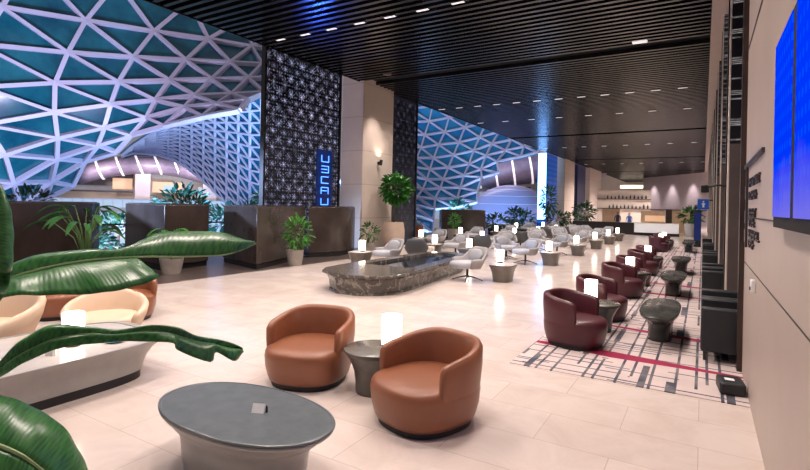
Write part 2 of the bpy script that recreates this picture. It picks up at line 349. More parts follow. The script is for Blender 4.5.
SHELL_C={(-2,-1): (-29.69,50.85,15.1),(-2,0): (-27.39,52.62,15.73),(-2,1): (-24.79,54.2,16.45),(-2,2): (-21.93,55.55,17.09),(-2,3): (-18.9,56.62,17.45),(-2,4): (-15.75,57.4,17.38),(-2,5): (-12.58,57.84,16.74),(-2,6): (-9.44,57.94,15.41),(-2,7): (-6.41,57.68,13.31),(-1,-1): (-29.39,49.99,13.13),(-1,0): (-27.43,51.73,13.6),(-1,1): (-25.17,53.27,14.24),(-1,2): (-22.65,54.59,14.89),(-1,3): (-19.94,55.64,15.38),(-1,4): (-17.11,56.4,15.52),(-1,5): (-14.22,56.84,15.17),(-1,6): (-11.35,56.94,14.21),(-1,7): (-8.55,56.68,12.53),(0,-1): (-28.99,48.93,11.39),(0,0): (-27.27,50.69,11.65),(0,1): (-25.42,52.14,12.18),(0,2): (-23.14,53.49,12.83),(0,3): (-20.73,54.53,13.39),(0,4): (-18.18,55.29,13.71),(0,5): (-15.56,55.74,13.63),(0,6): (-12.94,55.85,13.01),(0,7): (-10.37,55.62,11.73),(1,-1): (-28.53,47.67,9.86),(1,0): (-27.11,49.39,9.89),(1,1): (-25.36,50.94,10.34),(1,2): (-23.46,52.22,10.92),(1,3): (-21.28,53.3,11.51),(1,4): (-18.98,54.08,11.97),(1,5): (-16.61,54.55,12.12),(1,6): (-14.21,54.7,11.81),(1,7): (-11.85,54.51,10.91),(2,-1): (-27.99,46.23,8.54),(2,0): (-26.76,47.96,8.29),(2,1): (-25.34,49.47,8.73),(2,2): (-23.53,50.85,9.06),(2,3): (-21.52,51.99,9.68),(2,4): (-19.51,52.77,10.31),(2,5): (-17.35,53.29,10.65),(2,6): (-15.15,53.48,10.62),(2,7): (-12.97,53.35,10.07),(3,-1): (-27.41,44.6,7.44),(3,0): (-26.35,46.36,7.01),(3,1): (-25.12,47.88,7.09),(3,2): (-23.43,49.35,7.5),(3,3): (-21.59,50.54,8.04),(3,4): (-19.82,51.34,8.8),(3,5): (-17.8,51.94,9.23),(3,6): (-15.77,52.21,9.45),(3,7): (-13.76,52.14,9.23),(4,-1): (-26.79,42.82,6.52),(4,0): (-25.84,44.62,5.86),(4,1): (-24.67,46.23,5.76),(4,2): (-23.22,47.68,6.02),(4,3): (-21.42,49.01,6.45),(4,4): (-19.86,49.84,7.36),(4,5): (-17.96,50.53,7.9),(4,6): (-16.09,50.87,8.3),(4,7): (-14.21,50.9,8.37),(5,-1): (-26.13,40.89,5.79),(5,0): (-25.26,42.74,4.88),(5,1): (-24.05,44.49,4.59),(5,2): (-22.9,45.89,4.66),(5,3): (-21.21,47.28,5.11),(5,4): (-19.75,48.21,5.79),(5,5): (-18.26,48.82,6.6),(5,6): (-15.99,49.57,7.12),(5,7): (-14.35,49.62,7.5),(6,-1): (-25.46,38.84,5.22),(6,0): (-24.63,40.74,4.07),(6,1): (-23.48,42.55,3.47),(6,2): (-22.31,44.08,3.67),(6,3): (-20.79,45.5,3.8),(6,4): (-19.02,46.75,4.82),(6,5): (-17.59,47.48,5.36),(7,-1): (-24.77,36.69,4.8),(7,0): (-23.95,38.65,3.42),(7,1): (-22.9,40.48,2.69),(7,2): (-21.82,42.06,2.6),(7,3): (-20.23,43.64,2.66),(7,4): (-18.7,44.88,3.41),(8,-1): (-24.08,34.46,4.5),(8,0): (-23.24,36.48,2.91),(8,1): (-22.19,38.38,1.98),(8,2): (-20.89,40.17,1.63),(8,3): (-19.54,41.71,1.8),(8,4): (-17.99,43.08,2.34),(9,-1): (-23.39,32.23,4.2),(9,0): (-22.53,34.31,2.4),(9,1): (-21.48,36.28,1.27),(9,2): (-19.96,38.28,0.66),(10,-1): (-22.7,30.0,3.9),(10,0): (-21.82,32.14,1.89),(10,1): (-20.77,34.18,0.56),(10,2): (-19.03,36.39,-0.31),(11,-1): (-22.01,27.77,3.6),(11,0): (-21.11,29.97,1.38),(11,1): (-20.06,32.08,-0.15),(11,2): (-18.1,34.5,-1.28)}
SHELL_B={(0,0): (-50.07,28.33,6.37),(0,1): (-48.47,28.56,7.31),(0,2): (-46.9,28.77,7.98),(0,3): (-45.35,28.97,8.64),(0,4): (-43.82,29.15,9.27),(0,5): (-42.32,29.32,9.8),(0,6): (-40.84,29.48,10.16),(0,7): (-39.38,29.62,10.32),(0,8): (-37.94,29.75,10.47),(0,9): (-36.53,29.87,10.62),(0,10): (-35.15,29.97,10.72),(0,11): (-33.78,30.05,10.8),(0,12): (-32.45,30.12,10.88),(0,13): (-31.14,30.18,10.91),(0,14): (-29.85,30.22,10.94),(0,15): (-28.59,30.24,10.96),(0,16): (-27.35,30.25,10.98),(1,0): (-51.46,29.12,6.47),(1,1): (-49.8,29.34,7.38),(1,2): (-48.17,29.55,8.0),(1,3): (-46.56,29.75,8.6),(1,4): (-44.97,29.93,9.15),(1,5): (-43.41,30.09,9.59),(1,6): (-41.88,30.24,9.86),(1,7): (-40.36,30.38,9.92),(1,8): (-38.87,30.5,9.96),(1,9): (-37.41,30.61,9.99),(1,10): (-35.97,30.7,9.99),(1,11): (-34.56,30.77,9.97),(1,12): (-33.18,30.83,9.99),(1,13): (-31.82,30.87,10.02),(1,14): (-30.49,30.9,10.04),(1,15): (-29.19,30.91,10.05),(1,16): (-27.91,30.91,10.06),(2,0): (-52.78,29.87,6.57),(2,1): (-51.07,30.09,7.44),(2,2): (-49.37,30.3,8.0),(2,3): (-47.7,30.48,8.54),(2,4): (-46.06,30.66,9.01),(2,5): (-44.44,30.82,9.36),(2,6): (-42.85,30.96,9.51),(2,7): (-41.28,31.09,9.47),(2,8): (-39.74,31.2,9.4),(2,9): (-38.23,31.3,9.32),(2,10): (-36.74,31.38,9.21),(2,11): (-35.28,31.44,9.07),(2,12): (-33.86,31.49,9.04),(2,13): (-32.45,31.52,9.06),(2,14): (-31.08,31.53,9.07),(2,15): (-29.74,31.53,9.08),(2,16): (-28.42,31.51,9.08),(3,0): (-53.98,30.55,6.65),(3,1): (-52.2,30.76,7.48),(3,2): (-50.45,30.96,7.98),(3,3): (-48.72,31.14,8.45),(3,4): (-47.03,31.31,8.83),(3,5): (-45.36,31.46,9.09),(3,6): (-43.71,31.59,9.13),(3,7): (-42.09,31.71,8.98),(3,8): (-40.5,31.82,8.78),(3,9): (-38.94,31.9,8.59),(3,10): (-37.41,31.97,8.37),(3,11): (-35.9,32.02,8.12),(3,12): (-34.43,32.06,8.03),(3,13): (-32.99,32.07,8.04),(3,14): (-31.58,32.07,8.04),(3,15): (-30.19,32.05,8.04),(3,16): (-28.84,32.01,8.04),(4,0): (-54.98,31.12,6.72),(4,1): (-53.16,31.32,7.5),(4,2): (-51.35,31.52,7.93),(4,3): (-49.57,31.69,8.33),(4,4): (-47.82,31.85,8.61),(4,5): (-46.1,31.99,8.78),(4,6): (-44.41,32.11,8.69),(4,7): (-42.74,32.22,8.44),(4,8): (-41.11,32.31,8.12),(4,9): (-39.5,32.38,7.8),(4,10): (-37.92,32.44,7.48),(4,11): (-36.38,32.48,7.1),(4,12): (-34.87,32.49,6.95),(4,13): (-33.39,32.49,6.95),(4,14): (-31.94,32.47,6.95),(4,15): (-30.52,32.43,6.95),(4,16): (-29.13,32.37,6.94),(5,0): (-55.77,31.56,6.77),(5,1): (-53.89,31.76,7.49),(5,2): (-52.04,31.94,7.85),(5,3): (-50.21,32.1,8.18),(5,4): (-48.42,32.25,8.36),(5,5): (-46.65,32.38,8.42),(5,6): (-44.91,32.49,8.21),(5,7): (-43.2,32.58,7.85),(5,8): (-41.53,32.66,7.41),(5,9): (-39.88,32.72,6.97),(5,10): (-38.26,32.76,6.53),(5,11): (-36.68,32.77,6.03),(5,12): (-35.13,32.77,5.83),(5,13): (-33.62,32.75,5.83),(5,14): (-32.14,32.71,5.82),(5,15): (-30.69,32.65,5.81),(5,16): (-29.28,32.56,5.8),(6,0): (-56.32,31.87,6.79),(6,1): (-54.39,32.06,7.46),(6,2): (-52.49,32.23,7.75),(6,3): (-50.62,32.37,7.99),(6,4): (-48.79,32.51,8.07),(6,5): (-46.98,32.62,8.03),(6,6): (-45.2,32.71,7.7),(6,7): (-43.46,32.79,7.23),(6,8): (-41.74,32.85,6.66),(6,9): (-40.06,32.89,6.1),(6,10): (-38.41,32.91,5.55),(6,11): (-36.79,32.91,4.93),(6,12): (-35.22,32.88,4.67),(6,13): (-33.67,32.84,4.66),(6,14): (-32.17,32.77,4.65),(6,15): (-30.7,32.68,4.64),(6,16): (-29.25,32.58,4.63),(7,0): (-56.62,32.05,6.8),(7,1): (-54.66,32.21,7.41),(7,2): (-52.72,32.37,7.61),(7,3): (-50.81,32.5,7.78),(7,4): (-48.94,32.61,7.75),(7,5): (-47.1,32.71,7.61),(7,6): (-45.28,32.78,7.15),(7,7): (-43.5,32.84,6.57),(7,8): (-41.75,32.88,5.88),(7,9): (-40.04,32.9,5.21),(7,10): (-38.36,32.89,4.54),(7,11): (-36.72,32.87,3.82),(7,12): (-35.12,32.82,3.5),(7,13): (-33.55,32.75,3.49),(7,14): (-32.02,32.66,3.48),(7,15): (-30.53,32.54,3.46),(7,16): (-29.07,32.41,3.45),(8,0): (-56.71,32.09,6.79),(8,1): (-54.7,32.24,7.33),(8,2): (-52.73,32.38,7.45),(8,3): (-50.79,32.49,7.54),(8,4): (-48.88,32.58,7.4),(8,5): (-47.01,32.66,7.16),(8,6): (-45.17,32.71,6.58),(8,7): (-43.36,32.75,5.89),(8,8): (-41.58,32.76,5.08),(8,9): (-39.84,32.76,4.3),(8,10): (-38.14,32.73,3.53),(8,11): (-36.47,32.68,2.7),(8,12): (-34.85,32.6,2.33),(8,13): (-33.27,32.5,2.32),(8,14): (-31.72,32.38,2.31),(8,15): (-30.21,32.23,2.29),(8,16): (-28.74,32.07,2.28),(9,0): (-56.61,32.04,6.76),(9,1): (-54.57,32.17,7.23),(9,2): (-52.56,32.28,7.28),(9,3): (-50.59,32.37,7.28),(9,4): (-48.66,32.44,7.04),(9,5): (-46.76,32.49,6.69),(9,6): (-44.89,32.52,5.99),(9,7): (-43.05,32.53,5.21),(9,8): (-41.25,32.52,4.29),(9,9): (-39.49,32.49,3.39),(9,10): (-37.77,32.43,2.53),(9,11): (-36.08,32.36,1.6),(9,12): (-34.44,32.25,1.19),(9,13): (-32.84,32.12,1.17),(9,14): (-31.28,31.97,1.16),(9,15): (-29.76,31.79,1.15),(9,16): (-28.28,31.59,1.14),(10,0): (-56.37,31.91,6.72),(10,1): (-54.31,32.02,7.12),(10,2): (-52.27,32.1,7.09),(10,3): (-50.28,32.17,7.01),(10,4): (-48.31,32.22,6.66),(10,5): (-46.39,32.24,6.22),(10,6): (-44.49,32.25,5.41),(10,7): (-42.64,32.23,4.53),(10,8): (-40.82,32.2,3.5),(10,9): (-39.03,32.14,2.5),(10,10): (-37.29,32.05,1.55),(10,11): (-35.59,31.95,0.52),(10,12): (-33.93,31.81,0.07),(10,13): (-32.32,31.64,0.06),(10,14): (-30.75,31.46,0.05),(10,15): (-29.22,31.25,0.05),(10,16): (-27.73,31.01,0.05),(11,0): (-56.07,31.74,6.67),(11,1): (-53.98,31.82,7.01),(11,2): (-51.92,31.89,6.9),(11,3): (-49.89,31.93,6.73),(11,4): (-47.91,31.95,6.29),(11,5): (-45.96,31.95,5.75),(11,6): (-44.04,31.93,4.83),(11,7): (-42.16,31.89,3.85),(11,8): (-40.32,31.83,2.72),(11,9): (-38.52,31.74,1.63),(11,10): (-36.76,31.62,0.59),(11,11): (-35.04,31.48,-0.52),(11,12): (-33.38,31.32,-1.01),(11,13): (-31.75,31.12,-1.01),(11,14): (-30.18,30.9,-1.01),(11,15): (-28.64,30.65,-1.01),(11,16): (-27.14,30.38,-1.0)}
LEAF={'a_up': ([(-1.539,0.537,1.755),(-1.49,0.589,1.787),(-1.458,0.643,1.806),(-1.4,0.713,1.813),(-1.357,0.773,1.814),(-1.354,0.822,1.833),(-1.356,0.867,1.851),(-1.334,0.915,1.858),(-1.297,0.973,1.857),(-1.249,1.025,1.853),(-1.222,1.052,1.838),(-1.19,1.095,1.822)],[(-1.477,0.516,1.732),(-1.43,0.567,1.757),(-1.401,0.619,1.774),(-1.365,0.676,1.786),(-1.334,0.729,1.791),(-1.307,0.78,1.793),(-1.289,0.826,1.792),(-1.269,0.873,1.789),(-1.235,0.928,1.789),(-1.206,0.981,1.79),(-1.19,1.025,1.799),(-1.19,1.095,1.819)]),'a_lo': ([(-1.353,0.473,1.721),(-1.312,0.521,1.729),(-1.288,0.57,1.725),(-1.241,0.633,1.724),(-1.21,0.675,1.729),(-1.198,0.729,1.737),(-1.196,0.765,1.746),(-1.213,0.789,1.752),(-1.262,0.795,1.76)],[(-1.477,0.516,1.732),(-1.439,0.55,1.751),(-1.416,0.593,1.765),(-1.391,0.637,1.778),(-1.369,0.673,1.785),(-1.351,0.708,1.789),(-1.329,0.732,1.791),(-1.322,0.754,1.791),(-1.307,0.78,1.793)]),'b_up': ([(-1.46,0.525,1.518),(-1.444,0.559,1.578),(-1.44,0.584,1.6),(-1.415,0.634,1.626),(-1.37,0.696,1.614),(-1.339,0.749,1.593),(-1.297,0.821,1.6),(-1.261,0.878,1.594),(-1.25,0.919,1.559),(-1.227,0.979,1.538),(-1.185,1.04,1.513)],[(-1.46,0.525,1.513),(-1.42,0.55,1.553),(-1.41,0.579,1.571),(-1.387,0.627,1.594),(-1.348,0.686,1.6),(-1.319,0.738,1.59),(-1.278,0.809,1.592),(-1.247,0.863,1.577),(-1.233,0.906,1.553),(-1.21,0.966,1.532),(-1.184,1.04,1.504)]),'b_lo': ([(-1.46,0.526,1.506),(-1.396,0.541,1.54),(-1.387,0.569,1.556),(-1.354,0.612,1.578),(-1.316,0.67,1.585),(-1.289,0.721,1.583),(-1.262,0.772,1.578),(-1.208,0.827,1.569),(-1.203,0.842,1.548),(-1.163,0.913,1.503),(-1.182,0.948,1.521),(-1.154,0.988,1.488),(-1.182,1.041,1.495)],[(-1.46,0.525,1.513),(-1.42,0.55,1.553),(-1.41,0.579,1.571),(-1.387,0.627,1.594),(-1.348,0.686,1.6),(-1.319,0.738,1.59),(-1.292,0.789,1.591),(-1.262,0.842,1.585),(-1.244,0.87,1.573),(-1.225,0.91,1.553),(-1.214,0.952,1.537),(-1.201,0.983,1.526),(-1.184,1.04,1.504)]),'c_up': ([(-1.271,0.405,1.557),(-1.228,0.431,1.558),(-1.194,0.452,1.549),(-1.159,0.472,1.537),(-1.124,0.493,1.516),(-1.095,0.511,1.493),(-1.07,0.526,1.453),(-1.052,0.536,1.414),(-1.037,0.545,1.366),(-1.033,0.548,1.306)],[(-1.174,0.347,1.53),(-1.143,0.366,1.52),(-1.112,0.384,1.51),(-1.081,0.403,1.498),(-1.049,0.422,1.483),(-1.032,0.443,1.456),(-1.018,0.464,1.426),(-1.017,0.487,1.385),(-1.018,0.51,1.346),(-1.036,0.546,1.302)]),'c_lo': ([(-1.135,0.324,1.476),(-1.106,0.341,1.46),(-1.076,0.359,1.443),(-1.046,0.377,1.427),(-1.028,0.4,1.4),(-1.015,0.419,1.381),(-1.013,0.443,1.361),(-1.007,0.47,1.341),(-1.014,0.501,1.318),(-1.036,0.546,1.298)],[(-1.174,0.347,1.53),(-1.143,0.366,1.52),(-1.112,0.384,1.51),(-1.081,0.403,1.498),(-1.049,0.422,1.483),(-1.032,0.443,1.456),(-1.018,0.464,1.426),(-1.017,0.487,1.385),(-1.018,0.51,1.346),(-1.036,0.546,1.302)]),'d_up': ([(-0.915,0.327,1.975),(-0.892,0.329,1.957),(-0.872,0.33,1.933),(-0.855,0.328,1.909),(-0.842,0.324,1.881),(-0.831,0.319,1.854),(-0.822,0.313,1.828),(-0.83,0.308,1.808),(-0.846,0.298,1.782)],[(-0.921,0.324,1.978),(-0.895,0.316,1.959),(-0.868,0.308,1.936),(-0.856,0.304,1.911),(-0.843,0.3,1.884),(-0.83,0.296,1.858),(-0.831,0.296,1.831),(-0.832,0.295,1.809),(-0.848,0.297,1.779)]),'d_lo': ([(-0.926,0.321,1.974),(-0.94,0.312,1.956),(-0.939,0.301,1.932),(-0.933,0.293,1.907),(-0.922,0.288,1.879),(-0.906,0.286,1.851),(-0.888,0.285,1.825),(-0.865,0.287,1.806),(-0.851,0.296,1.779)],[(-0.921,0.324,1.978),(-0.895,0.316,1.959),(-0.868,0.308,1.936),(-0.856,0.304,1.911),(-0.843,0.3,1.884),(-0.83,0.296,1.858),(-0.831,0.296,1.831),(-0.832,0.295,1.809),(-0.848,0.297,1.779)])}
# ------------------------------------------------------------------ camera
cam_d = bpy.data.cameras.new('camera'); cam = bpy.data.objects.new('camera', cam_d); COL.objects.link(cam)
cam_d.sensor_width = 36; cam_d.lens = 499/810*36; cam_d.shift_y = -30/810; cam_d.clip_start = .05; cam_d.clip_end = 600
from mathutils import Matrix
YAW, ROLL, H = radians(30.85), radians(1.2), 1.95
fwd = Vector((-sin(YAW), cos(YAW), 0)); r0 = Vector((cos(YAW), sin(YAW), 0)); u0 = Vector((0,0,1))
R_ = r0*cos(ROLL) + u0*sin(ROLL); U_ = -r0*sin(ROLL) + u0*cos(ROLL)
mw = Matrix((R_, U_, -fwd)).transposed().to_4x4(); mw.translation = (0,0,H); cam.matrix_world = mw
S.camera = cam
S.view_settings.view_transform = 'Standard'; S.view_settings.look = 'None'
S.view_settings.exposure = .02; S.view_settings.gamma = 1; S.view_settings.use_curve_mapping = False

# ------------------------------------------------------------------ shell of the hall
b = MB(); b.box(-10.75, .44, -3, 102, -.2, 0); struct('floor', b, M['floor'])
b = MB(); b.box(-17, -10.75, -3, 102, -.2, 0); struct('floor_gallery', b, M['dark_floor']).name = 'trim_1'
b = MB(); b.box(.44, .92, 7.30, 102, -.2, .012); struct('trim_2', b, M['carpet'])
b = MB(); b.box(-130, -17, -10, 130, -4.9, -4.6); struct('floor_garden', b, M['garden_floor']).name = 'floor.001'
b = MB(); b.box(-2.04, .44, 6.05, 31, 0, .012)
c = tag(b.build('carpet', M['carpet']), 'pale pink carpet with broken dark grid lines and magenta stripes under the burgundy chairs', 'carpet')
# ceiling: dark slats running across the hall, open joints every 18.3 m
b = MB(); b.box(-12.25, .12, -3, 103, 7.16, 7.5); struct('ceiling', b, M['ceil_void'])
b = MB(); y = -2.0; JO = (17.05, 35.4, 53.7, 72)
while y < 102:
    if not any(abs(y - j) < .24 for j in JO): b.box(-12.22, .1, y-.06, y+.06, 7.0, 7.14)
    y += .3
b.box(-12.25, -12.2, -3, 103, 6.98, 7.16)
struct('ceiling_slats', b, M['slat']).name = 'ceiling.001'
b = MB(); b.box(.1, .46, -3, 103, 7.02, 7.5); struct('trim_3', b, M['wallstone'])
# right wall
b = MB(); b.box(.44, .9, -3, 7.3, 0, 7.5); struct('wall_right', b, M['wallstone'])
b = MB()
b.box(.434, .441, -3, 7.3, 1.885, 1.897); b.box(.434, .441, -3, 7.3, 3.90, 3.93); b.box(.436, .441, -3, 7.3, 1.352, 1.36)
struct('trim_4', b, M['joint'])
b = MB(); b.box(.92, 1.1, 7.3, 103, 0, 7.5); struct('wall_alcove', b, M['bronze']).name = 'wall_right.001'
P5 = 4.65
for k in range(12):
    y = 7.3 + P5*k
    b = MB(); b.box(.375 if k else .385, .92, y, y+.14, 0, 7.02)
    struct('fin', b, M['bronze']).name = 'trim_%d' % (10+k)
    y = 10.5 + P5*k
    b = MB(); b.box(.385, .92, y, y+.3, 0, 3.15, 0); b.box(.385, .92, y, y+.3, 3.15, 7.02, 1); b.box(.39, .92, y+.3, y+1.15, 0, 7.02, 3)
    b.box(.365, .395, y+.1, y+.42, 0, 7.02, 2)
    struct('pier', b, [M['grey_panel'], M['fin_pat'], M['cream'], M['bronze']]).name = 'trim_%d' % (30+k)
# end walls far down the hall
def slab(p, q, z0, z1, th=.3):
    p, q = Vector((*p,0)), Vector((*q,0)); t = (q-p).normalized(); n_ = Vector((-t.y, t.x, 0))*th
    b = MB(); b.prism([(p.x,p.y),(q.x,q.y),((q+n_).x,(q+n_).y),((p+n_).x,(p+n_).y)], z0, z1); return b
struct('wall_end', slab((-8.2,86.9),(.6,74.9),0,7.1), M['lilac_wall'])
struct('trim_5', slab((-8.2,86.8),(.5,74.8),1.95,2.12,.1), M['grey_panel'])
b = MB(); b.box(-34, -8.0, 100, 100.4, 0, 10); struct('wall_far', b, M['cream']).name = 'wall_end.001'
b = MB(); b.box(-12.2, -8.25, 92, 92.3, 5.6, 6.1); struct('cove', b, M['cove']).name = 'trim_6'
# pillars
def pillar(x0, x1, y0, y1, label):
    t = thing('stone_pillar', label, 'pillar', ((x0+x1)/2, (y0+y1)/2, 0))
    w, d = (x1-x0)/2, (y1-y0)/2
    b = MB(); b.box(-w, w, -d, d, 0, 7.6); b.build('shaft', M['pillar'], t, bevel=.03)
    b = MB(); b.box(-w-.03, w+.03, -d-.03, d+.03, 0, .15); b.build('base', M['grey_panel'], t)
    return t
pillar(-13.1, -11.98, 16.6, 18.9, 'broad beige stone pillar behind the big round tan tree pot')
pillar(-13.25, -12.15, 52, 56.5, 'far beige pillar just right of the bright blue and white screen tower')
pillar(-13.0, -11.95, 64, 72, 'farthest beige pillar, right of the narrow navy lattice column')
# star screens in the ceiling line
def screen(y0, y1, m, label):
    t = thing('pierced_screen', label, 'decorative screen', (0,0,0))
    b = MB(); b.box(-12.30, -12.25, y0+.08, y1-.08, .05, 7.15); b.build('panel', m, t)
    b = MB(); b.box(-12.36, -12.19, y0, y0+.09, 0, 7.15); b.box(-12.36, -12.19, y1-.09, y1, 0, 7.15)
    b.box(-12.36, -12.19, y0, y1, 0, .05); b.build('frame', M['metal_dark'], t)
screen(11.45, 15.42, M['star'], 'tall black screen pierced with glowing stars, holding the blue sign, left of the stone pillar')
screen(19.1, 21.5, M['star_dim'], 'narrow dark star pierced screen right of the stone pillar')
t = thing('vertical_light_sign', 'narrow dark blue vertical sign with glowing blue characters on the star screen', 'sign', (0,0,0))
b = MB(); b.box(-12.24, -12.20, 14.05, 14.95, 1.4, 3.95); b.build('sign_box', M['sign_navy'], t)
random.seed(3)
for k in range(6):                       # unreadable squarish neon characters, one above the other
    z = 3.62 - k*.40; yc = 14.5
    segs = [((-.2,.12),(.2,.12)),((-.2,.12),(-.2,-.12)),((-.2,0),(.12,0)),((.2,.12),(.2,-.12)),((-.2,-.12),(.2,-.12))]
    b = MB()
    for (a0,a1),(b0,b1) in random.sample(segs, 3+(k%2)):
        b.tube([(-12.18,yc+a0,z+a1),(-12.18,yc+b0,z+b1)], .017, 5)
    b.build('neon_character', M['glyph_blue'], t)
# LED tower and navy lattice column
t = thing('led_screen_tower', 'tall tower with blazing blue white screen face and blue lattice side', 'screen tower')
b = MB(); b.box(-13.1, -12.3, 45.62, 49.5, 0, 6.97); b.build('side_lattice', M['led_blue'], t)
b = MB(); b.box(-13.05, -12.33, 45.56, 45.615, .9, 6.95); b.build('screen', M['led_white'], t)
t = thing('lattice_column', 'narrow navy lattice column between the two far beige pillars', 'column')
b = MB(); b.box(-12.95, -12.28, 58.6, 63, 0, 6.97); b.build('shaft', M['led_navy'], t)
b = MB(); b.box(-13.0, -12.26, 58.55, 63.05, 0, .2); b.build('base', M['metal_dark'], t)
# ------------------------------------------------------------------ grid shells of the garden roof
def shell(name, nodes, w, d, gm, label, off=.35, wd=None):
    t = thing(name, label, 'glass roof')
    nodes = {k: Vector(v) for k, v in nodes.items()}
    cam_ = Vector((-20, 15, 1))
    nrm = {}
    for (i,j), p in nodes.items():
        a = nodes.get((i,j+1), p) - nodes.get((i,j-1), p); c = nodes.get((i+1,j), p) - nodes.get((i-1,j), p)
        n_ = a.cross(c)
        n_ = n_.normalized() if n_.length > 1e-6 else Vector((1,0,0))
        if n_.dot(Vector((0,0,H)) - p) < 0: n_ = -n_
        nrm[(i,j)] = n_
    b = MB()
    for (i,j), p in nodes.items():
        for di,dj,ww in ((0,1,w),(1,0,w),(1,1,(wd or w*.75))):
            q = nodes.get((i+di,j+dj))
            if q is None: continue
            b.bar(p, q, ww, d, nrm[(i,j)] + nrm[(i+di,j+dj)])
    b.build('lattice', M['steel'], t)
    g_ = MB(); idx = {}
    for k, p in nodes.items(): idx[k] = len(g_.v); g_.v.append(tuple(p - nrm[k]*off))
    for (i,j) in nodes:
        if all(k in nodes for k in ((i+1,j),(i,j+1),(i+1,j+1))):
            g_.f += [(idx[(i,j)],idx[(i,j+1)],idx[(i+1,j+1)]),(idx[(i,j)],idx[(i+1,j+1)],idx[(i+1,j)])]; g_.mi += [0,0]
    o = g_.build('glazing', gm, t)
    so = o.modifiers.new('thick', 'SOLIDIFY'); so.thickness = .04
    return t
shell('grid_shell_dome', SHELL_A, .275, .32, M['glassA'], 'near teal glazed dome of large lilac steel triangles at the upper left', .22)
shell('grid_shell_vault', SHELL_B, .17, .2, M['glassB'], 'finer meshed blue vault curving down behind the near dome', .25)
shell('grid_shell_funnel', SHELL_C, .17, .22, M['glassC'], 'bright blue glazed shell narrowing rightwards beyond the stone pillar', .25)

# ------------------------------------------------------------------ terminal beyond the arch (left) and beyond the funnel
t = thing('terminal_gallery', 'cream two-storey terminal gallery with columns and striped soffit seen through the arch', 'building', (-57, 37, 0), radians(57))
def bb(name, m, *bx, parent=None, **k):
    b = MB()
    for q in bx: b.box(*q)
    return b.build(name, m, parent, **k)
# local frame: x runs along the facade (right), y away from the hall, z up
bb('upper_slab', M['cream'], (-13,12,0,8,.35,.95), parent=t)
bb('back_wall', M['cream'], (-13,12,7.6,8,-4.6,7.6), parent=t)
bb('lower_glazing', M['bldg_glass'], (-13,12,1.0,1.1,-4.6,.35), parent=t)
bb('mullions', M['steel'], *[(x,x+.15,.85,1.0,-4.6,.35) for x in range(-13,12,2)], (-13,12,.85,1.0,-1.5,-1.3), parent=t)
bb('dark_opening', M['bronze'], (-9.6,-3.1,5,5.2,3.6,5.2), (-13,-3,2.0,2.2,2.75,2.95), parent=t)
bb('warm_wall_panel', M['warm_panel'], (-5.4,-3.2,4.8,5.0,3.2,4.6), parent=t)
bb('warm_wall_panel', M['warm_panel'], (-.9,2.6,4.8,5.0,2.9,4.3), parent=t)
bb('white_wall_panel', M['bldg_glass'], (.4,2.0,4.6,4.8,3.0,3.9), parent=t)
bb('white_wall_panel', M['bldg_glass'], (4.6,6.6,4.6,4.8,2.2,3.8), parent=t)
for x in (-2.8, 5.0): bb('column', M['lilac_wall'], (x,x+1.7,2.2,3.9,.95,8.2), parent=t)
bb('balustrade', M['bldg_glass'], (-13,12,-.05,0,.95,1.9), parent=t)
bb('handrail', M['steel'], (-13,12,-.1,.05,1.9,1.98), *[(x,x+.08,-.08,.04,.95,1.9) for x in range(-13,12,1)], parent=t)
def sz(x): return 6.3 - .028*(x+1)**2
b = MB(); rs = []
for k in range(17):
    x = -8.5 + k*.95; rs.append([(x, 2.4 - 1.6*cos(a), sz(x) + 1.15*sin(a)) for a in [2*pi*q/14 for q in range(14)]])
b.rings(rs); so = b.build('rounded_soffit', M['bulk'], t, smooth=True)
for k in range(6):
    x = -6.6 + k*2.1; b = MB()
    b.rings([[(x+dx-.45*sin(a), 2.4 - 1.63*cos(a), sz(x) + 1.18*sin(a)) for a in [2*pi*q/14 for q in range(14)]] for dx in (-.12,.12)])
    b.build('light_band', M['band'], so)
t2 = thing('terminal_pavilion', 'pinkish terminal hall with glowing banded soffit behind the seating, left of the screen tower', 'building', (-24, 68, 0), radians(20))
bb('wall', M['cream'], (-13,14,8,8.4,-.2,12), parent=t2)
bb('dark_beam', M['bronze'], (-6.2,3.6,3.6,4.2,4.2,5.0), parent=t2)
bb('column', M['lilac_wall'], (-8.3,-6.9,1,2.4,-.2,7.5), parent=t2)
b = MB(); rs = []
for k in range(13):
    x = -9 + k*1.9; rs.append([(x, 3.4 - 2.4*cos(a), 7.2 + .10*x + 2.1*sin(a)) for a in [2*pi*q/16 for q in range(16)]])
b.rings(rs); so = b.build('rounded_soffit', M['bulk'], t2, smooth=True)
for k in range(5):
    x = -6.5 + k*2.5; b = MB()
    b.rings([[(x+dx - .35*sin(a), 3.4 - 2.43*cos(a), 7.2 + .10*x + 2.13*sin(a)) for a in [2*pi*q/16 for q in range(16)]] for dx in (-.14,.14)])
    b.build('light_band', M['band'], so)
# lilac glazed egg-shaped dome
t = thing('glazed_pod', 'low lilac white glazed dome standing beyond the grey chairs', 'dome', (-20.5, 60, 0), radians(15))
b = MB(); b.rings([[(5.6*cos(p)*cos(a), 3.6*cos(p)*sin(a), 4.7*sin(p)) for a in [2*pi*q/36 for q in range(36)]] for p in [radians(k*88/12) for k in range(13)]])
b.build('dome_shell', mat('lilac_dome_skin', (.36,.34,.58), .25), t, smooth=True)
for p in [radians(k*88/12) for k in range(0,12,2)]:
    b = MB(); b.tube([(5.63*cos(p)*cos(a), 3.63*cos(p)*sin(a), 4.72*sin(p)) for a in [2*pi*q/36 for q in range(37)]], .035, 4)
    b.build('hoop', M['steel'], t)
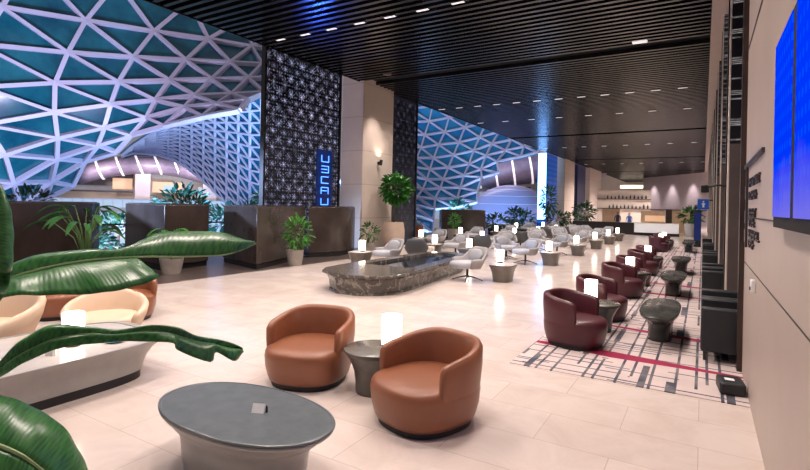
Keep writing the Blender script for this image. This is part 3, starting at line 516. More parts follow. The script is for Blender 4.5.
# garden-edge guard rail with glass
t = thing('guard_rail', 'dark metal guard rail on posts at the garden edge between the two left planters', 'railing')
A, B_ = Vector((-17.2, 2.5, 0)), Vector((-17.2, 24, 0))
b = MB(); b.tube([A+Vector((0,0,1.08)), B_+Vector((0,0,1.08))], .035, 6); b.build('handrail', M['metal_dark'], t)
for k in range(9):
    y = 2.6 + k*2.65
    b = MB(); b.box(-17.23, -17.17, y-.03, y+.03, 0, 1.06); b.build('post', M['metal_dark'], t)

t = thing('wall_spotlight', 'small black uplight fixture fixed to the stone pillar above the potted tree', 'light fixture', (-11.98, 17.75, 3.72))
b = MB(); b.box(0,.06,-.05,.05,-.06,.06); b.build('mount', M['plinth'], t)
b = MB(); b.tube([(.12,0,-.10),(.16,.0,.14)], .07, 10); b.build('lamp_head', M['plinth'], t)
# ------------------------------------------------------------------ furniture builders
def soft_ring_shape(a, b_, n, prof, K=40, fr=0):
    """stack of superellipse rings: prof = [(z, scale)]"""
    return [se(a, b_, n, z, 0, 0, K, s) for z, s in prof]
def wrap_shell(b, a, b_, n, t, zb, top, ang, K=36, taper=.1, flare=0, back_lean=0):
    """upholstered C-shaped back and arms; opening towards -y. top(f): f 0 at back centre .. 1 at arm end"""
    rs = []
    def pt(phi, s):
        sx, cy = sin(phi), cos(phi)
        return a*s*math.copysign(abs(sx)**(2/n), sx), b_*s*math.copysign(abs(cy)**(2/n), cy)
    tt = t/((a+b_)/2)
    for k in range(-K//2, K//2+1):
        f = abs(k)/(K/2); phi = ang*k/(K/2); zt = top(f)
        loop = []
        h = zt - zb
        prof = [(1-taper, zb), (1-taper*.35, zb+h*.35), (1+flare*.6, zb+h*.7), (1+flare, zt-.045), (1+flare-tt*.18, zt-.012), (1+flare-tt*.5, zt),
                (1+flare-tt*.82, zt-.012), (1+flare-tt, zt-.045), (1-tt, zb+h*.6), (1-tt-.02, zb+h*.3), (1-taper-tt, zb)]
        lean = back_lean*max(0, cos(phi))
        for s_, z in prof:
            x, y = pt(phi, s_); loop.append(Vector((x, y + lean*(z-zb), z)))
        rs.append(loop)
    def endcap(loop, dirn):
        c = sum(loop, Vector())/len(loop); out = []
        for sc, mv in ((.93,.03),(.75,.05),(.4,.058)):
            out.append([c + (p-c)*sc + dirn*mv for p in loop])
        return out
    d0 = (rs[0][5]-rs[1][5]); d0.z = 0; d0.normalize(); d1 = (rs[-1][5]-rs[-2][5]); d1.z = 0; d1.normalize()
    rs = list(reversed(endcap(rs[0], d0))) + rs + endcap(rs[-1], d1)
    b.rings(rs)
def tub_chair(name, label, cat, M_, w=.46, dd=.46, top_z=.73, arm_z=.60, group=None):
    t = thing(name, label, cat, group=group)
    b = MB(); b.rings(soft_ring_shape(w*.86, dd*.86, 2.5, [(0,.95),(.07,.98)])); b.build('plinth', M['plinth'], t)
    b = MB(); b.rings(soft_ring_shape(w, dd, 2.5, [(.06,.87),(.10,.90),(.20,.955),(.31,.975),(.35,.965),(.378,.935),(.396,.87),(.408,.7),(.414,.4),(.416,.1)], 48))
    b.build('seat', M_, t, smooth=True)
    b = MB()
    def top(f): return top_z - (top_z-arm_z)*(max(0,f-.25)/.75)**1.5
    wrap_shell(b, w, dd, 2.5, .088, .07, top, radians(104), 44, .12)
    b.build('backrest', M_, t, smooth=True)
    return t
def side_table(name, label, prof_a, prof_b, n, m_top, m_base, group=None, z=.45, lip=.03):
    """pedestal table: flared top on a waisted pedestal"""
    t = thing(name, label, 'side table', group=group)
    b = MB(); b.rings([se(prof_a*s, prof_b*s, n, zz, K=48) for zz, s in ((z-lip,.985),(z-lip*.4,1.0),(z-.004,.995),(z,.975))])
    b.build('tabletop', m_top, t, smooth=True, auto=40)
    b = MB(); b.rings([se(prof_a*s+ (1-s)*0, prof_b*s, n, zz, K=48) for zz, s in ((0,.60),(.03,.61),(.12,.62),(.22,.66),(.30,.75),(.36,.86),(.40,.94),(z-lip,.98))])
    b.build('pedestal', m_base, t, smooth=True)
    return t
def lamp(label, r=.085, h=.33, group=None, n=2.6):
    t = thing('table_lamp', label, 'lamp', group=group)
    b = MB(); b.rings([se(r*.72, r*.72, 2, z, K=20, s=s) for z, s in ((0,1),(.02,1),(.025,.8),(.045,.8))]); b.build('base', M['metal_dark'], t)
    b = MB(); b.rings([se(r, r, n, z, K=24, s=s) for z, s in ((.045,.9),(.05,1),(.045+h,1),(.05+h,.95))]); b.build('lamp_shade', M['light'], t, smooth=True, auto=40)
    return t
def swivel_chair(label, mf, mshell, group=None):
    t = thing('swivel_lounge_chair', label, 'chair', group=group)
    b = MB(); b.rings([[(x,y-.05,z) for x,y,z in q] for q in soft_ring_shape(.31, .35, 3.2, [(.33,.86),(.36,.98),(.42,1.0),(.46,.97),(.485,.88),(.495,.55),(.497,.1)], 32)]); b.build('seat_cushion', mf, t, smooth=True)
    b = MB()
    wrap_shell(b, .39, .37, 2.5, .07, .31, lambda f: .84 - .27*min(1,max(0,f-.30)/.42)**1.2, radians(104), 40, .24, .06, .14)
    b.build('backrest', mshell, t, smooth=True)
    # tufted inner back pillow
    b = MB(); rs = []
    for k in range(11):
        u = k/10; x = -.23 + .46*u; e = (1-(2*u-1)**4)**.5 if 0 < u < 1 else .12
        rs.append([(x, .235 - .55*x*x + .05*cos(a)*e + .12*(.64+.15*sin(a)-.45), .635 + .155*sin(a)*e) for a in [2*pi*q/12 for q in range(12)]])
    b.rings(rs); b.build('back_cushion', mf, t, smooth=True)
    b = MB(); b.tube([(0,0,.07),(0,0,.32)], .03, 10)
    b.build('column', M['metal_dark'], t)
    for k in range(4):
        a = pi/4 + k*pi/2
        b = MB(); b.tube([(0,0,.12),(.16*cos(a),.16*sin(a),.085),(.36*cos(a),.36*sin(a),.014)], [.02,.016,.012], 6); b.build('leg', M['metal_dark'], t)
    return t
def taper_table(label, group=None):
    """bucket-like side table, wider at the tray top than at the floor"""
    t = thing('tapered_side_table', label, 'side table', group=group)
    b = MB(); b.rings([se(.33*s, .42*s, 3.2, z, K=36) for z, s in ((0,.70),(.05,.71),(.2,.76),(.32,.86),(.40,.97),(.425,1.0),(.44,1.0))]); b.build('body', M['taper'], t, smooth=True, auto=50)
    b = MB(); b.rings([se(.315*s, .405*s, 3.2, z, K=36) for z, s in ((.441,1),(.447,.99))]); b.build('tray_top', M['taper_top'], t)
    return t
def boxy_chair(label, group=None):
    """square black leather armchair facing -x, back on the wall side"""
    t = thing('square_armchair', label, 'chair', group=group)
    for y in (-.40, .40):
        b = MB(); b.box(-.38, .40, y-.065, y+.065, .13, .70); b.build('arm', M['black'], t, bevel=.03, seg=3)
    b = MB(); b.box(.25, .42, -.335, .335, .13, .80); b.build('backrest', M['black'], t, bevel=.035, seg=3)
    b = MB(); b.box(-.37, .25, -.335, .335, .15, .44); b.build('seat', M['black'], t, bevel=.04, seg=3)
    for x in (-.33, .36):
        for y in (-.40, .40):
            b = MB(); b.box(x-.018, x+.018, y-.018, y+.018, .012, .13); b.build('leg', M['metal_dark'], t)
    return t
def face(dx, dy):   # rotation that turns a -y facing thing towards (dx, dy)
    return math.atan2(dx, -dy)

# ---- foreground group
o = tub_chair('tub_chair', 'large tan leather tub chair, left of the two beside the round side table', 'chair', M['tan'], .465, .495, .74, .62, 'tan tub chairs')
o.location = (-3.72, 4.24, 0); o.rotation_euler.z = face(.25, -1)
dup(o, (-2.15, 4.03, 0), face(-.35, -1), 'large tan leather tub chair, right of the lamp on the round side table', 'tan tub chairs')
TANSRC = o
o = side_table('round_side_table', 'round dark taupe side table on a waisted pedestal between two tan tub chairs', .325, .325, 2.0, M['side_grey'], M['side_grey'])
o.location = (-2.92, 4.34, 0)
LAMP = lamp('glowing white table lamp on the round table between the tan tub chairs', .095, .30); LAMP.location = (-2.77, 4.42, .45)
t = thing('oval_coffee_table', 'large oval slate grey coffee table in the foreground with a white card', 'coffee table', (-2.83, 2.52, 0))
b = MB(); b.rings([se(.76*s, .425*s, 2.15, z, K=72) for z, s in ((.425,.985),(.44,1.0),(.447,.995),(.45,.975),(.450,.96),(.447,.955),(.447,.3))]); b.build('tabletop', M['top_grey'], t, smooth=True, auto=30)
b = MB(); b.rings([se(.76*s, .425*s, 2.2, z, K=72) for z, s in ((0,.68),(.05,.68),(.06,.70),(.22,.725),(.28,.76),(.315,.82),(.335,.855),(.345,.86),(.36,.885),(.39,.95),(.41,.98),(.426,.99))]); b.build('pedestal', M['ped_grey'], t, smooth=True)
t = thing('tent_card', 'small white folded tent card standing on the oval coffee table', 'card', (-2.70, 2.55, .448), radians(25))
b = MB(); b.rings([[(x,-.028,0),(x,.004,.058),(x,.026,0)] for x in (-.05,.04)]); b.build('card', M['white'], t)
b = MB(); b.rings([[(x,-.008,0),(x,0,.045),(x,.008,0)] for x in (.045,.06)]); b.build('holder', M['metal_dark'], t)

# ---- long tray table at the left with its lamp, book and chairs
t = thing('long_tray_table', 'long boat shaped grey table with pale marble top at the left edge', 'coffee table', (-5.78, 1.70, 0))
b = MB(); b.rings([se(.72*s, 1.90*s, 6, z, K=80, s=1) for z, s in ((.09,.86),(.14,.865),(.24,.885),(.32,.92),(.37,.96),(.395,.985),(.415,1.0),(.42,.995),(.42,.955),(.405,.95),(.405,.3))]); b.build('body', M['ped_grey'], t, smooth=True, auto=40)
b = MB(); b.rings([se(.72*.85, 1.90*.85, 6, z, K=60) for z in (0,.095)]); b.build('plinth', M['plinth'], t)
b = MB(); b.rings([se(.72*.945, 1.90*.948, 6, z, K=60) for z in (.406,.412)]); b.build('marble_inlay', M['taper_top'], t)
o = dup(LAMP, (-5.60, 2.70, .412), 0, 'glowing white table lamp on the long pale tray table at the left')
t = thing('drink_tray', 'flat teal dish lying on the long tray table behind the lamp', 'dish', (-5.42, 3.02, .413))
b = MB(); b.rings([se(.11, .11, 2, z, K=24, s=s) for z, s in ((0,.7),(.01,.8),(.02,1),(.022,.97),(.012,.7))]); b.build('dish', mat('teal_ceramic', (.02,.16,.22), .25), t)
t = thing('menu_card', 'small white card box standing in front of the lamp on the long tray table', 'card', (-5.44, 2.42, .412), .2)
b = MB(); b.box(-.05,.05,-.015,.015,0,.07); b.build('card', M['white'], t)
def shell_chair(label, group):
    t = thing('low_lounge_chair', label, 'chair', group=group)
    b = MB(); b.rings(soft_ring_shape(.42, .42, 2.4, [(0,.72),(.05,.74),(.06,.8)])); b.build('plinth', M['plinth'], t)
    b = MB(); b.rings(soft_ring_shape(.44, .45, 2.4, [(.05,.80),(.15,.92),(.28,.98),(.34,.97),(.37,.9),(.385,.7),(.39,.1)], 40)); b.build('seat', M['beige'], t, smooth=True)
    b = MB(); wrap_shell(b, .50, .48, 2.2, .10, .06, lambda f: .68 - .24*(f**1.3), radians(122), 40, .22, .10, .15); b.build('backrest', M['beige'], t, smooth=True)
    return t
BE = 'pale beige lounge chairs by the long tray table'
o = shell_chair('pale beige lounge chair with a sweeping back, nearest at the left edge', BE)
o.location = (-7.32, 2.55, 0); o.rotation_euler.z = face(.35, -1); o.scale = (1, 1, 1.12)
dup(o, (-7.02, 3.80, 0), face(.8, -.6), 'pale beige lounge chair behind the lamp, second from the left edge', BE).scale = (.95, .95, .95)
o = dup(TANSRC, (-8.15, 4.72, 0), face(.9, -.5), 'terracotta leather tub chair behind the beige lounge chairs, under the big leaf', 'tan tub chairs')
dup(TANSRC, (-9.15, 4.15, 0), face(.9, -.2), 'terracotta leather tub chair farther left behind the beige lounge chairs', 'tan tub chairs')

# ---- burgundy chairs, long oval tables, black chairs on the carpet
WG = 'burgundy tub chairs in a row on the carpet'
W0 = tub_chair('tub_chair', 'nearest burgundy tub chair, at the front corner of the carpet', 'chair', M['wine'], .41, .43, .74, .66, WG)
Z0 = .012
W0.location = (-1.54, 7.40, Z0); W0.rotation_euler.z = face(1, -.25)
ordn = ['second', 'third', 'fourth', 'fifth', 'sixth', 'seventh', 'eighth', 'ninth', 'tenth']
for k, (y, r) in enumerate([(9.45,-.1),(12.1,-.25),(14.2,0),(16.6,-.2),(18.7,0)]):
    dup(W0, (-1.52, y, Z0), face(1, r), '%s burgundy tub chair from the front end of the carpet row' % ordn[k])
for k, (x, y, r) in enumerate([(-1.75,26.3,-.2),(-1.72,28.2,0),(-1.7,30.0,-.1)]):
    dup(W0, (x, y, Z0), face(1, r), '%s burgundy tub chair of the far cluster near the reception counter' % ['nearest','middle','farthest'][k])
RT = side_table('round_side_table', 'round dark side table between the first and second burgundy chairs', .32, .32, 2, M['side_grey'], M['oval_dark'], 'round tables between burgundy chairs')
RT.location = (-1.40, 8.45, Z0)
for k, (x, y) in enumerate([(-1.36,13.15),(-1.36,17.65),(-1.6,27.3),(-1.6,29.1)]):
    dup(RT, (x, y, Z0), 0, ['round dark side table between the third and fourth burgundy chairs','round dark side table between the fifth and sixth burgundy chairs','nearer round side table of the far burgundy cluster','farther round side table of the far burgundy cluster'][k])
for k, (x, y) in enumerate([(-1.52,8.42),(-1.48,13.1),(-1.48,17.6),(-1.72,27.2),(-1.7,29.05)]):
    dup(LAMP, (x, y, Z0+.45), 0, 'glowing white lamp on the %s' % ['round table by the nearest burgundy chair','round table between third and fourth burgundy chairs','round table between fifth and sixth burgundy chairs','nearer table of the far burgundy cluster','farther table of the far burgundy cluster'][k], 'lamps among the burgundy chairs')
OG = 'oval tables along the middle of the carpet'
def oval(label):
    t = thing('oval_pedestal_table', label, 'coffee table', group=OG)
    b = MB(); b.rings([se(.27*s, .92*s, 2.8, z, K=56) for z, s in ((.40,.95),(.43,.99),(.445,1.0),(.45,.985))]); b.build('tabletop', M['oval_dark'], t, smooth=True, auto=40)
    b = MB(); b.rings([se(.27*s, .92*q, 2.8, z, K=56) for z, s, q in ((0,.62,.42),(.05,.62,.42),(.18,.61,.42),(.28,.68,.52),(.34,.80,.70),(.38,.90,.86),(.405,.95,.95))]); b.build('pedestal', M['oval_dark'], t, smooth=True)
    b = MB(); b.rings([se(.022, .05, 2, z, K=16, s=s) for z, s in ((.451,1),(.47,1),(.472,.8))]); b.build('cable_grommet', M['chrome'], t)
    return t
O0 = oval('nearest dark oval pedestal table on the carpet'); O0.location = (-.53, 8.62, Z0)
for k, y in enumerate((13.2, 17.9, 27.2, 29.3)):
    dup(O0, (-.56, y, Z0), 0, ['second dark oval pedestal table along the carpet','third dark oval pedestal table along the carpet','nearer dark oval table by the far burgundy cluster','farthest dark oval table by the far burgundy cluster'][k])
BG = 'square black armchairs against the right wall'
B0 = boxy_chair('nearest square black leather armchair by the right wall', BG); B0.location = (.38, 7.98, Z0)
for k, y in enumerate((8.95, 12.62, 13.6, 17.3, 18.28, 21.95, 22.93)):
    dup(B0, (.38, y, Z0), 0, '%s square black leather armchair from the front along the right wall' % ordn[k])
for k, (y) in enumerate((26.5,)):
    t = thing('potted_plant', 'small green bush in a dark planter beyond the row of black armchairs', 'plant', (.2, y, .012))
    b = MB(); b.box(-.2,.2,-.2,.2,0,.7); b.build('planter_box', M['metal_dark'], t)
# ---- grey seating groups
GG = 'grey swivel lounge chairs of the central seating'
C0 = swivel_chair('front light grey swivel lounge chair beside the marble island', M['grey_fab'], M['shell_fab'], GG)
D0 = None
C0.scale = (1.13, 1.13, 1.04); C0.location = (-5.30, 12.15, 0); C0.rotation_euler.z = face(-.55, -1)
rowA = [(12.75,),(17.25,),(21.6,),(25.8,),(29.8,),(33.4,)]
TG, LG = 'tapered tables of the central seating', 'lamps of the central seating'
T0 = taper_table('front tapered taupe side table with lamp, beside the marble island', TG); T0.location = (-4.5, 12.65, 0)
dup(LAMP, (-4.68, 12.9, .448), 0, 'glowing lamp on the front tapered table beside the marble island', LG)
for k in range(1, 6):
    y = rowA[k][0]; n_ = ordn[k-1]
    dup(T0, (-4.45, y, 0), 0, '%s tapered side table counted from the front along the open floor' % n_)
    dup(LAMP, (-4.55, y+.15, .448), 0, '%s glowing lamp counted from the front along the open floor' % n_)
    dup(C0, (-5.25, y-.25, 0), face(-.6, -1), '%s grey lounge chair counted from the front along the open floor' % n_)
    dup(C0, (-6.35, y+.9, 0), face(.9, -.6), '%s inner grey lounge chair turned towards the open floor' % n_)
rowB = [(-9.15,12.9),(-8.9,17.4),(-8.7,21.8),(-8.75,26.6),(-8.6,30.6),(-8.4,34.2)]
D0 = swivel_chair('charcoal swivel lounge chair seen from behind, behind the marble island', M['dark_fab'], M['dark_fab'], 'charcoal lounge chairs of the middle row')
D0.location = (-8.32, 14.75, 0); D0.rotation_euler.z = face(-.5, 1)
w6 = ['first','second','third','fourth','fifth','sixth']
for k, (x, y) in enumerate(rowB):
    dup(T0, (x-.15, y, 0), 0, '%s tapered table from the front in the middle row of seats' % w6[k])
    dup(LAMP, (x-.1, y, .448), 0, '%s glowing lamp from the front in the middle row of seats' % w6[k])
    dup(C0, (x+.66, y+.3, 0), face(-.4, -1), '%s grey lounge chair from the front in the middle row of seats' % w6[k])
    if k: dup(D0, (x+1.35, y+1.2, 0), face(-.5, 1), '%s charcoal lounge chair seen from behind in the middle row' % w6[k])
    if k > 1: dup(C0, (x+1.5, y-1.2, 0), face(.3, -1), '%s grey lounge chair of the aisle between middle row and open floor' % w6[k])
for k, (x, y) in enumerate([(-10.4,20.2),(-10.4,24.6),(-10.1,29.2),(-10.9,35.5),(-10.2,40.0)]):
    dup(T0, (x-.8, y, 0), 0, '%s tapered table from the front in the back row by the planters' % w6[k])
    dup(LAMP, (x-.8, y+.05, .448), 0, '%s glowing lamp from the front in the back row by the planters' % w6[k])
    dup(C0, (x, y, 0), face(-.2, -1), '%s grey lounge chair from the front in the back row by the planters' % w6[k])
dup(LAMP, (-7.15, 16.5, .45), 0, 'glowing lamp on the low charcoal table beside the marble island end', LG)
t = thing('low_table', 'low charcoal table carrying a lamp by the far end of the marble island', 'side table', (-7.15, 16.55, 0))
b = MB(); b.rings([se(.35, .5, 4, z, K=32, s=s) for z, s in ((0,.8),(.3,.85),(.42,1),(.45,1))]); b.build('body', M['dark_fab'], t)
t = thing('bench', 'white upholstered bench behind the marble island', 'bench', (-9.0, 16.0, 0), radians(20))
b = MB(); b.box(-.62,.62,-.25,.25,.10,.45); b.build('seat', M['cream_fab'], t, bevel=.03)
for x in (-.5,.5):
    for y in (-.18,.18):
        b = MB(); b.box(x-.02,x+.02,y-.02,y+.02,0,.1); b.build('leg', M['metal_dark'], t)
# ---- marble island with water basin
t = thing('marble_island', 'long low island of veined dark marble with a dark reflecting basin', 'fountain', (.10,0,0))
out = [(-7.45,8.72),(-6.95,8.42),(-6.35,8.42),(-5.85,8.72),(-5.62,9.2),(-5.66,9.9),(-6.12,13.7),(-6.45,14.5),(-6.9,14.8),(-7.4,14.75),(-7.75,14.3),(-7.85,13.6),(-7.8,9.8),(-7.72,9.15)]
cx, cy = -6.75, 11.6
def sc(p, s, k=0): return (cx + (p[0]-cx)*s - 0, cy + (p[1]-cy)*(1-(1-s)*.32))
inn = [(-7.42,10.3),(-6.55,10.3),(-6.1,10.35),(-6.45,13.6),(-6.65,14.1),(-7.1,14.3),(-7.4,14.0),(-7.5,13.4)]
b = MB(); b.rings([[(*sc(p,s),z) for p in out] for z, s in ((.0,.86),(.05,.86),(.06,.84),(.25,.86),(.34,.90),(.38,.96),(.40,1.0),(.44,1.0),(.45,.985))], cap1=False)
# top face with the basin cut out: bridge between outline and basin rim
ring0 = [(*sc(p,.985),.45) for p in out]
def resample(poly, K):
    L_ = [Vector((*p[:2],0)) for p in poly]; L_.append(L_[0]); ds = [0]
    for i in range(len(L_)-1): ds.append(ds[-1]+(L_[i+1]-L_[i]).length)
    o_ = []
    for k in range(K):
        d_ = ds[-1]*k/K
        for i in range(len(ds)-1):
            if ds[i] <= d_ <= ds[i+1]:
                f_ = (d_-ds[i])/max(1e-9, ds[i+1]-ds[i]); o_.append(L_[i].lerp(L_[i+1], f_)); break
    return o_
def by_angle(poly, K):
    """sample a polygon's outline at equal angles round a shared centre so two outlines bridge cleanly"""
    c = Vector((-6.85, 12.0)); o_ = []
    P_ = [Vector(p[:2]) for p in poly]
    for k in range(K):
        a = 2*pi*k/K; d_ = Vector((cos(a), sin(a))); best = None
        for i in range(len(P_)):
            p, q = P_[i]-c, P_[(i+1)%len(P_)]-c; e = q-p
            den = d_.x*e.y - d_.y*e.x
            if abs(den) < 1e-9: continue
            tt_ = (p.x*e.y - p.y*e.x)/den; uu = (p.x*d_.y - p.y*d_.x)/den
            if tt_ > 0 and -1e-6 <= uu <= 1+1e-6 and (best is None or tt_ > best): best = tt_
        o_.append(c + d_*best)
    return o_
ro, ri = by_angle(ring0, 96), by_angle(inn, 96)
b.rings([[(p.x,p.y,.45) for p in ro], [(p.x,p.y,.45) for p in ri], [(p.x,p.y,.30) for p in ri]], cap0=False, cap1=True)
b.build('marble_body', M['marble'], t)
b = MB(); b.rings([[(p.x,p.y,z) for p in by_angle(inn,96)] for z in (.36,.385)]); b.build('basin_water', M['water'], t)
# ------------------------------------------------------------------ tall bronze planters / privacy blocks
def block(pts, h, label, lip=True):
    t = thing('tall_planter', label, 'planter')
    b = MB(); b.prism(pts, .14, h); b.build('panel_body', M['planter'], t, bevel=.03)
    c = Vector((sum(p[0] for p in pts)/len(pts), sum(p[1] for p in pts)/len(pts)))
    b = MB(); b.prism([tuple(c + (Vector(p)-c)*.96) for p in pts], 0, .14); b.build('plinth', M['plinth'], t)
    b = MB(); b.prism([tuple(c + (Vector(p)-c)*.93) for p in pts], h, h+.015); b.build('soil', M['soil'], t)
    return t
block([(-13.2,10.75),(-10.95,10.1),(-12.02,13.3),(-12.08,11.3)], 1.83, 'tall dark bronze planter with grey left face just left of the star screen')
block([(-12.1,13.55),(-11.75,14.2),(-11.62,14.8),(-11.8,15.6),(-12.15,16.4)], 1.83, 'tall dark bronze planter with rounded shiny front between star screen and stone pillar')
block([(-15.4,8.85),(-12.55,8.3),(-12.78,9.9),(-15.2,10.3)], 1.83, 'tall planter block with blue grey left face, second from the left')
block([(-16.6,7.4),(-12.9,3.4),(-14.6,7.25),(-15.6,8.2)], 1.83, 'tall dark brown planter block at the far left behind the long stemmed plant')
block([(-14.4,28.4),(-13.6,27.1),(-11.1,27.9),(-12.0,30.2)], 1.72, 'wide brown planter block standing before the blue shell beyond the pillar')
# ------------------------------------------------------------------ plants
def leaf_cards(b, c, R, n, ls, rnd, zs=1.0, n0=.55, up=0, wf=.36):
    """many pointed, folded leaves spread through an ellipsoidal crown"""
    for _ in range(n):
        d = Vector((rnd.gauss(0,1), rnd.gauss(0,1), rnd.gauss(0,1)*zs + up)).normalized()
        p = Vector(c) + Vector((d.x*R[0], d.y*R[1], d.z*R[2]))*rnd.uniform(n0, 1)
        L = ls*rnd.uniform(.7, 1.25); w = L*wf
        t = (d + Vector((rnd.uniform(-.6,.6), rnd.uniform(-.6,.6), rnd.uniform(-.5,.4)))).normalized()
        s = t.cross(Vector((rnd.uniform(-.4,.4), rnd.uniform(-.4,.4), 1))).normalized(); u = s.cross(t)
        m_ = p + t*L*.5 - u*L*.05
        b.add([p, p+t*L*.35+s*w*.5+u*w*.15, p+t*L*.75+s*w*.36+u*w*.1, p+t*L-u*L*.12, p+t*L*.75-s*w*.36+u*w*.1, p+t*L*.35-s*w*.5+u*w*.15, m_],
              [(0,1,6),(1,2,6),(2,3,6),(3,4,6),(4,5,6),(5,0,6)])
def pot_mb(rt, rb, h, n=2, K=28, prof=None):
    b = MB(); pr = prof or [(0,rb/rt),(h*.5,(rb/rt+1)/2+.02),(h,1.0),(h,.90),(h-.05,.88)]
    b.rings([se(rt, rt, n, z, K=K, s=s) for z, s in pr]); return b
def potted(loc, label, rt, rb, h, potm, crown, R, nl, ls, lm, seed, trunk=None, n=2, prof=None, name='potted_plant', cat='plant', group=None, zs=1, wf=.36):
    rnd = random.Random(seed); t = thing(name, label, cat, loc, 0, group)
    pot_mb(rt, rb, h, n, prof=prof).build('pot', potm, t, smooth=True, auto=40)
    b = MB(); b.rings([se(rt*.87, rt*.87, n, z, K=20) for z in (h-.06, h-.045)]); b.build('soil', M['soil'], t)
    b = MB(); leaf_cards(b, crown, R, nl, ls, rnd, zs=zs, wf=wf); b.build('foliage', lm, t)
    b = MB()
    if trunk: b.tube([(0,0,h-.06),(.03,.0,(h+crown[2])/2),(crown[0],crown[1],crown[2])], trunk, 7)
    for k in range(5 if nl < 400 else 9):
        a = rnd.uniform(0, 6.28); r_ = R[0]*.6
        b.tube([(0,0,h-.06) if not trunk else (crown[0]*.7,crown[1]*.7,h+(crown[2]-h)*.6),(cos(a)*r_*.4, sin(a)*r_*.4, (h+crown[2])/2+.05),(crown[0]+cos(a)*r_, crown[1]+sin(a)*r_, crown[2]+rnd.uniform(-.3,.5)*R[2])], .012, 5)
    b.build('stems', M['bark'] if trunk else M['stem'], t)
    return t
def arching(loc, label, rt, rb, h, potm, fronds, lm, seed, spread=.5, height=1.1, lw=.09, ll=.42, name='potted_plant', z0=None):
    """pot with long arching stems that each end in a broad blade"""
    rnd = random.Random(seed); t = thing(name, label, 'plant', loc)
    pot_mb(rt, rb, h, 2).build('pot', potm, t, smooth=True, auto=40)
    b = MB(); b.rings([se(rt*.87, rt*.87, 2, z, K=20) for z in (h-.06, h-.045)]); b.build('soil', M['soil'], t)
    st = MB(); lf = MB()
    for k in range(fronds):
        a = 2*pi*k/fronds + rnd.uniform(-.3,.3); sp = spread*rnd.uniform(.45,1.1); hh = height*rnd.uniform(.6,1.08)
        p0 = Vector((0,0,h-.05)); p1 = Vector((cos(a)*sp*.25, sin(a)*sp*.25, h+hh*.6)); p2 = Vector((cos(a)*sp*.7, sin(a)*sp*.7, h+hh)); 
        st.tube([p0, p1, p2], [.016,.013,.009], 5)
        d = Vector((cos(a), sin(a), .15)).normalized(); s = Vector((-sin(a), cos(a), 0)); L = ll*rnd.uniform(.8,1.2)
        rows = []
        for q in range(8):
            u = q/7; w = lw*(sin(pi*min(1,(u*.93+.04)))**.7)
            c = p2 + d*L*u + Vector((0,0,.10*L*2*u - .55*L*u*u*1.3)); rows.append([c - s*w + Vector((0,0,.03)), c, c + s*w + Vector((0,0,.03))])
        lf.rings(rows, closed=False, cap0=False, cap1=False)
    o = lf.build('foliage', lm, t, smooth=True); o.modifiers.new('t','SOLIDIFY').thickness = .004
    st.build('stems', M['stem'], t); return t
arching((-12.0,8.15,0), 'leafy green plant in a grey pot before the second planter block', .30,.22,.42, M['pot'], 13, M['leaf_b'], 4, .42, .72, .06, .36)
potted((-10.92,11.65,0), 'bushy plant in a tapered pale pot before the planter left of the star screen', .27,.20,.48, M['pot'], (.02,.05,1.0), (.34,.34,.52), 130, .24, M['leaf_b'], 5)
potted((-11.25,16.1,0), 'small leafy plant in a pale pot beside the stone pillar', .27,.21,.46, M['pot'], (.05,0,.85), (.32,.32,.36), 80, .22, M['leaf'], 8)
potted((-11.27,17.95,0), 'tree with round dark green crown in a big rounded tan pot', .46,.32,1.22, M['pot_tan'], (.1,0,2.62), (.58,.58,.54), 430, .27, M['leaf_m'], 9, trunk=.045, wf=.66,
       prof=[(0,.66),(.1,.74),(.36,.95),(.6,1.04),(.88,1.04),(1.12,.96),(1.22,.90),(1.22,.82),(1.16,.8)], name='potted_tree', cat='tree')
potted((-12.0,25.6,0), 'small bright green bush in a square pale pot before the wide brown planter', .34,.30,.66, M['pot'], (0,0,1.15), (.30,.30,.36), 150, .2, M['leaf_b'], 11, n=6)
potted((-14.6,25.9,0), 'small rust red pot with a low teal plant left of the wide brown planter', .30,.30,.75, M['pot_rust'], (0,0,.88), (.25,.25,.18), 60, .18, M['leaf_t'], 12, n=6)
potted((-11.0,41.5,0), 'dark green indoor tree in front of the far beige pillars', .35,.3,.6, M['pot'], (0,0,2.6), (.55,.55,1.2), 260, .36, M['leaf'], 14, trunk=.05, name='potted_tree', cat='tree')
potted((-.75,43.3,0), 'leafy plant in a tall white pot right of the reception counter', .45,.35,1.0, M['white'], (0,0,1.6), (.7,.7,.5), 160, .4, M['leaf'], 15, name='potted_tree', cat='tree')
potted((-9.9,50.5,0), 'green shrub at the left end of the reception back panels', .5,.45,.6, M['pot'], (0,0,1.6), (.9,.7,.8), 200, .5, M['leaf_d'], 16)
for k, (x, y, h_) in enumerate([(-12.4,39.0,1.0),(-10.8,43.6,.9),(-13.6,41,1.1),(-10.0,46.5,.8),(-16.5,36,1.6),(-12.6,33.6,.7)]):
    rnd = random.Random(30+k); t = thing('shrub', ['%s low shrub in the planting before the far pillars' % w6[k]][0], 'shrub', (x, y, 0), 0, 'shrubs before the far pillars')
    b = MB(); b.rings([se(.5,.5,3,z,K=16,s=s) for z,s in ((0,.9),(.45,1),(.45,.9))]); b.build('planter_box', M['metal_dark'], t)
    b = MB(); leaf_cards(b, (0,0,.4+h_*.7), (.9,.7,h_*.6), 190, .38, rnd); b.build('foliage', M['leaf_d'] if k % 2 else M['leaf_t'], t)
# big long-stemmed plant before the far left planter
arching((-12.1,6.05,0), 'tall long stemmed plant with arching leaves before the far left planter block', .34,.28,.5, M['pot_rust'], 20, M['leaf'], 21, .85, 1.15, .075, .55, name='long_stemmed_plant')
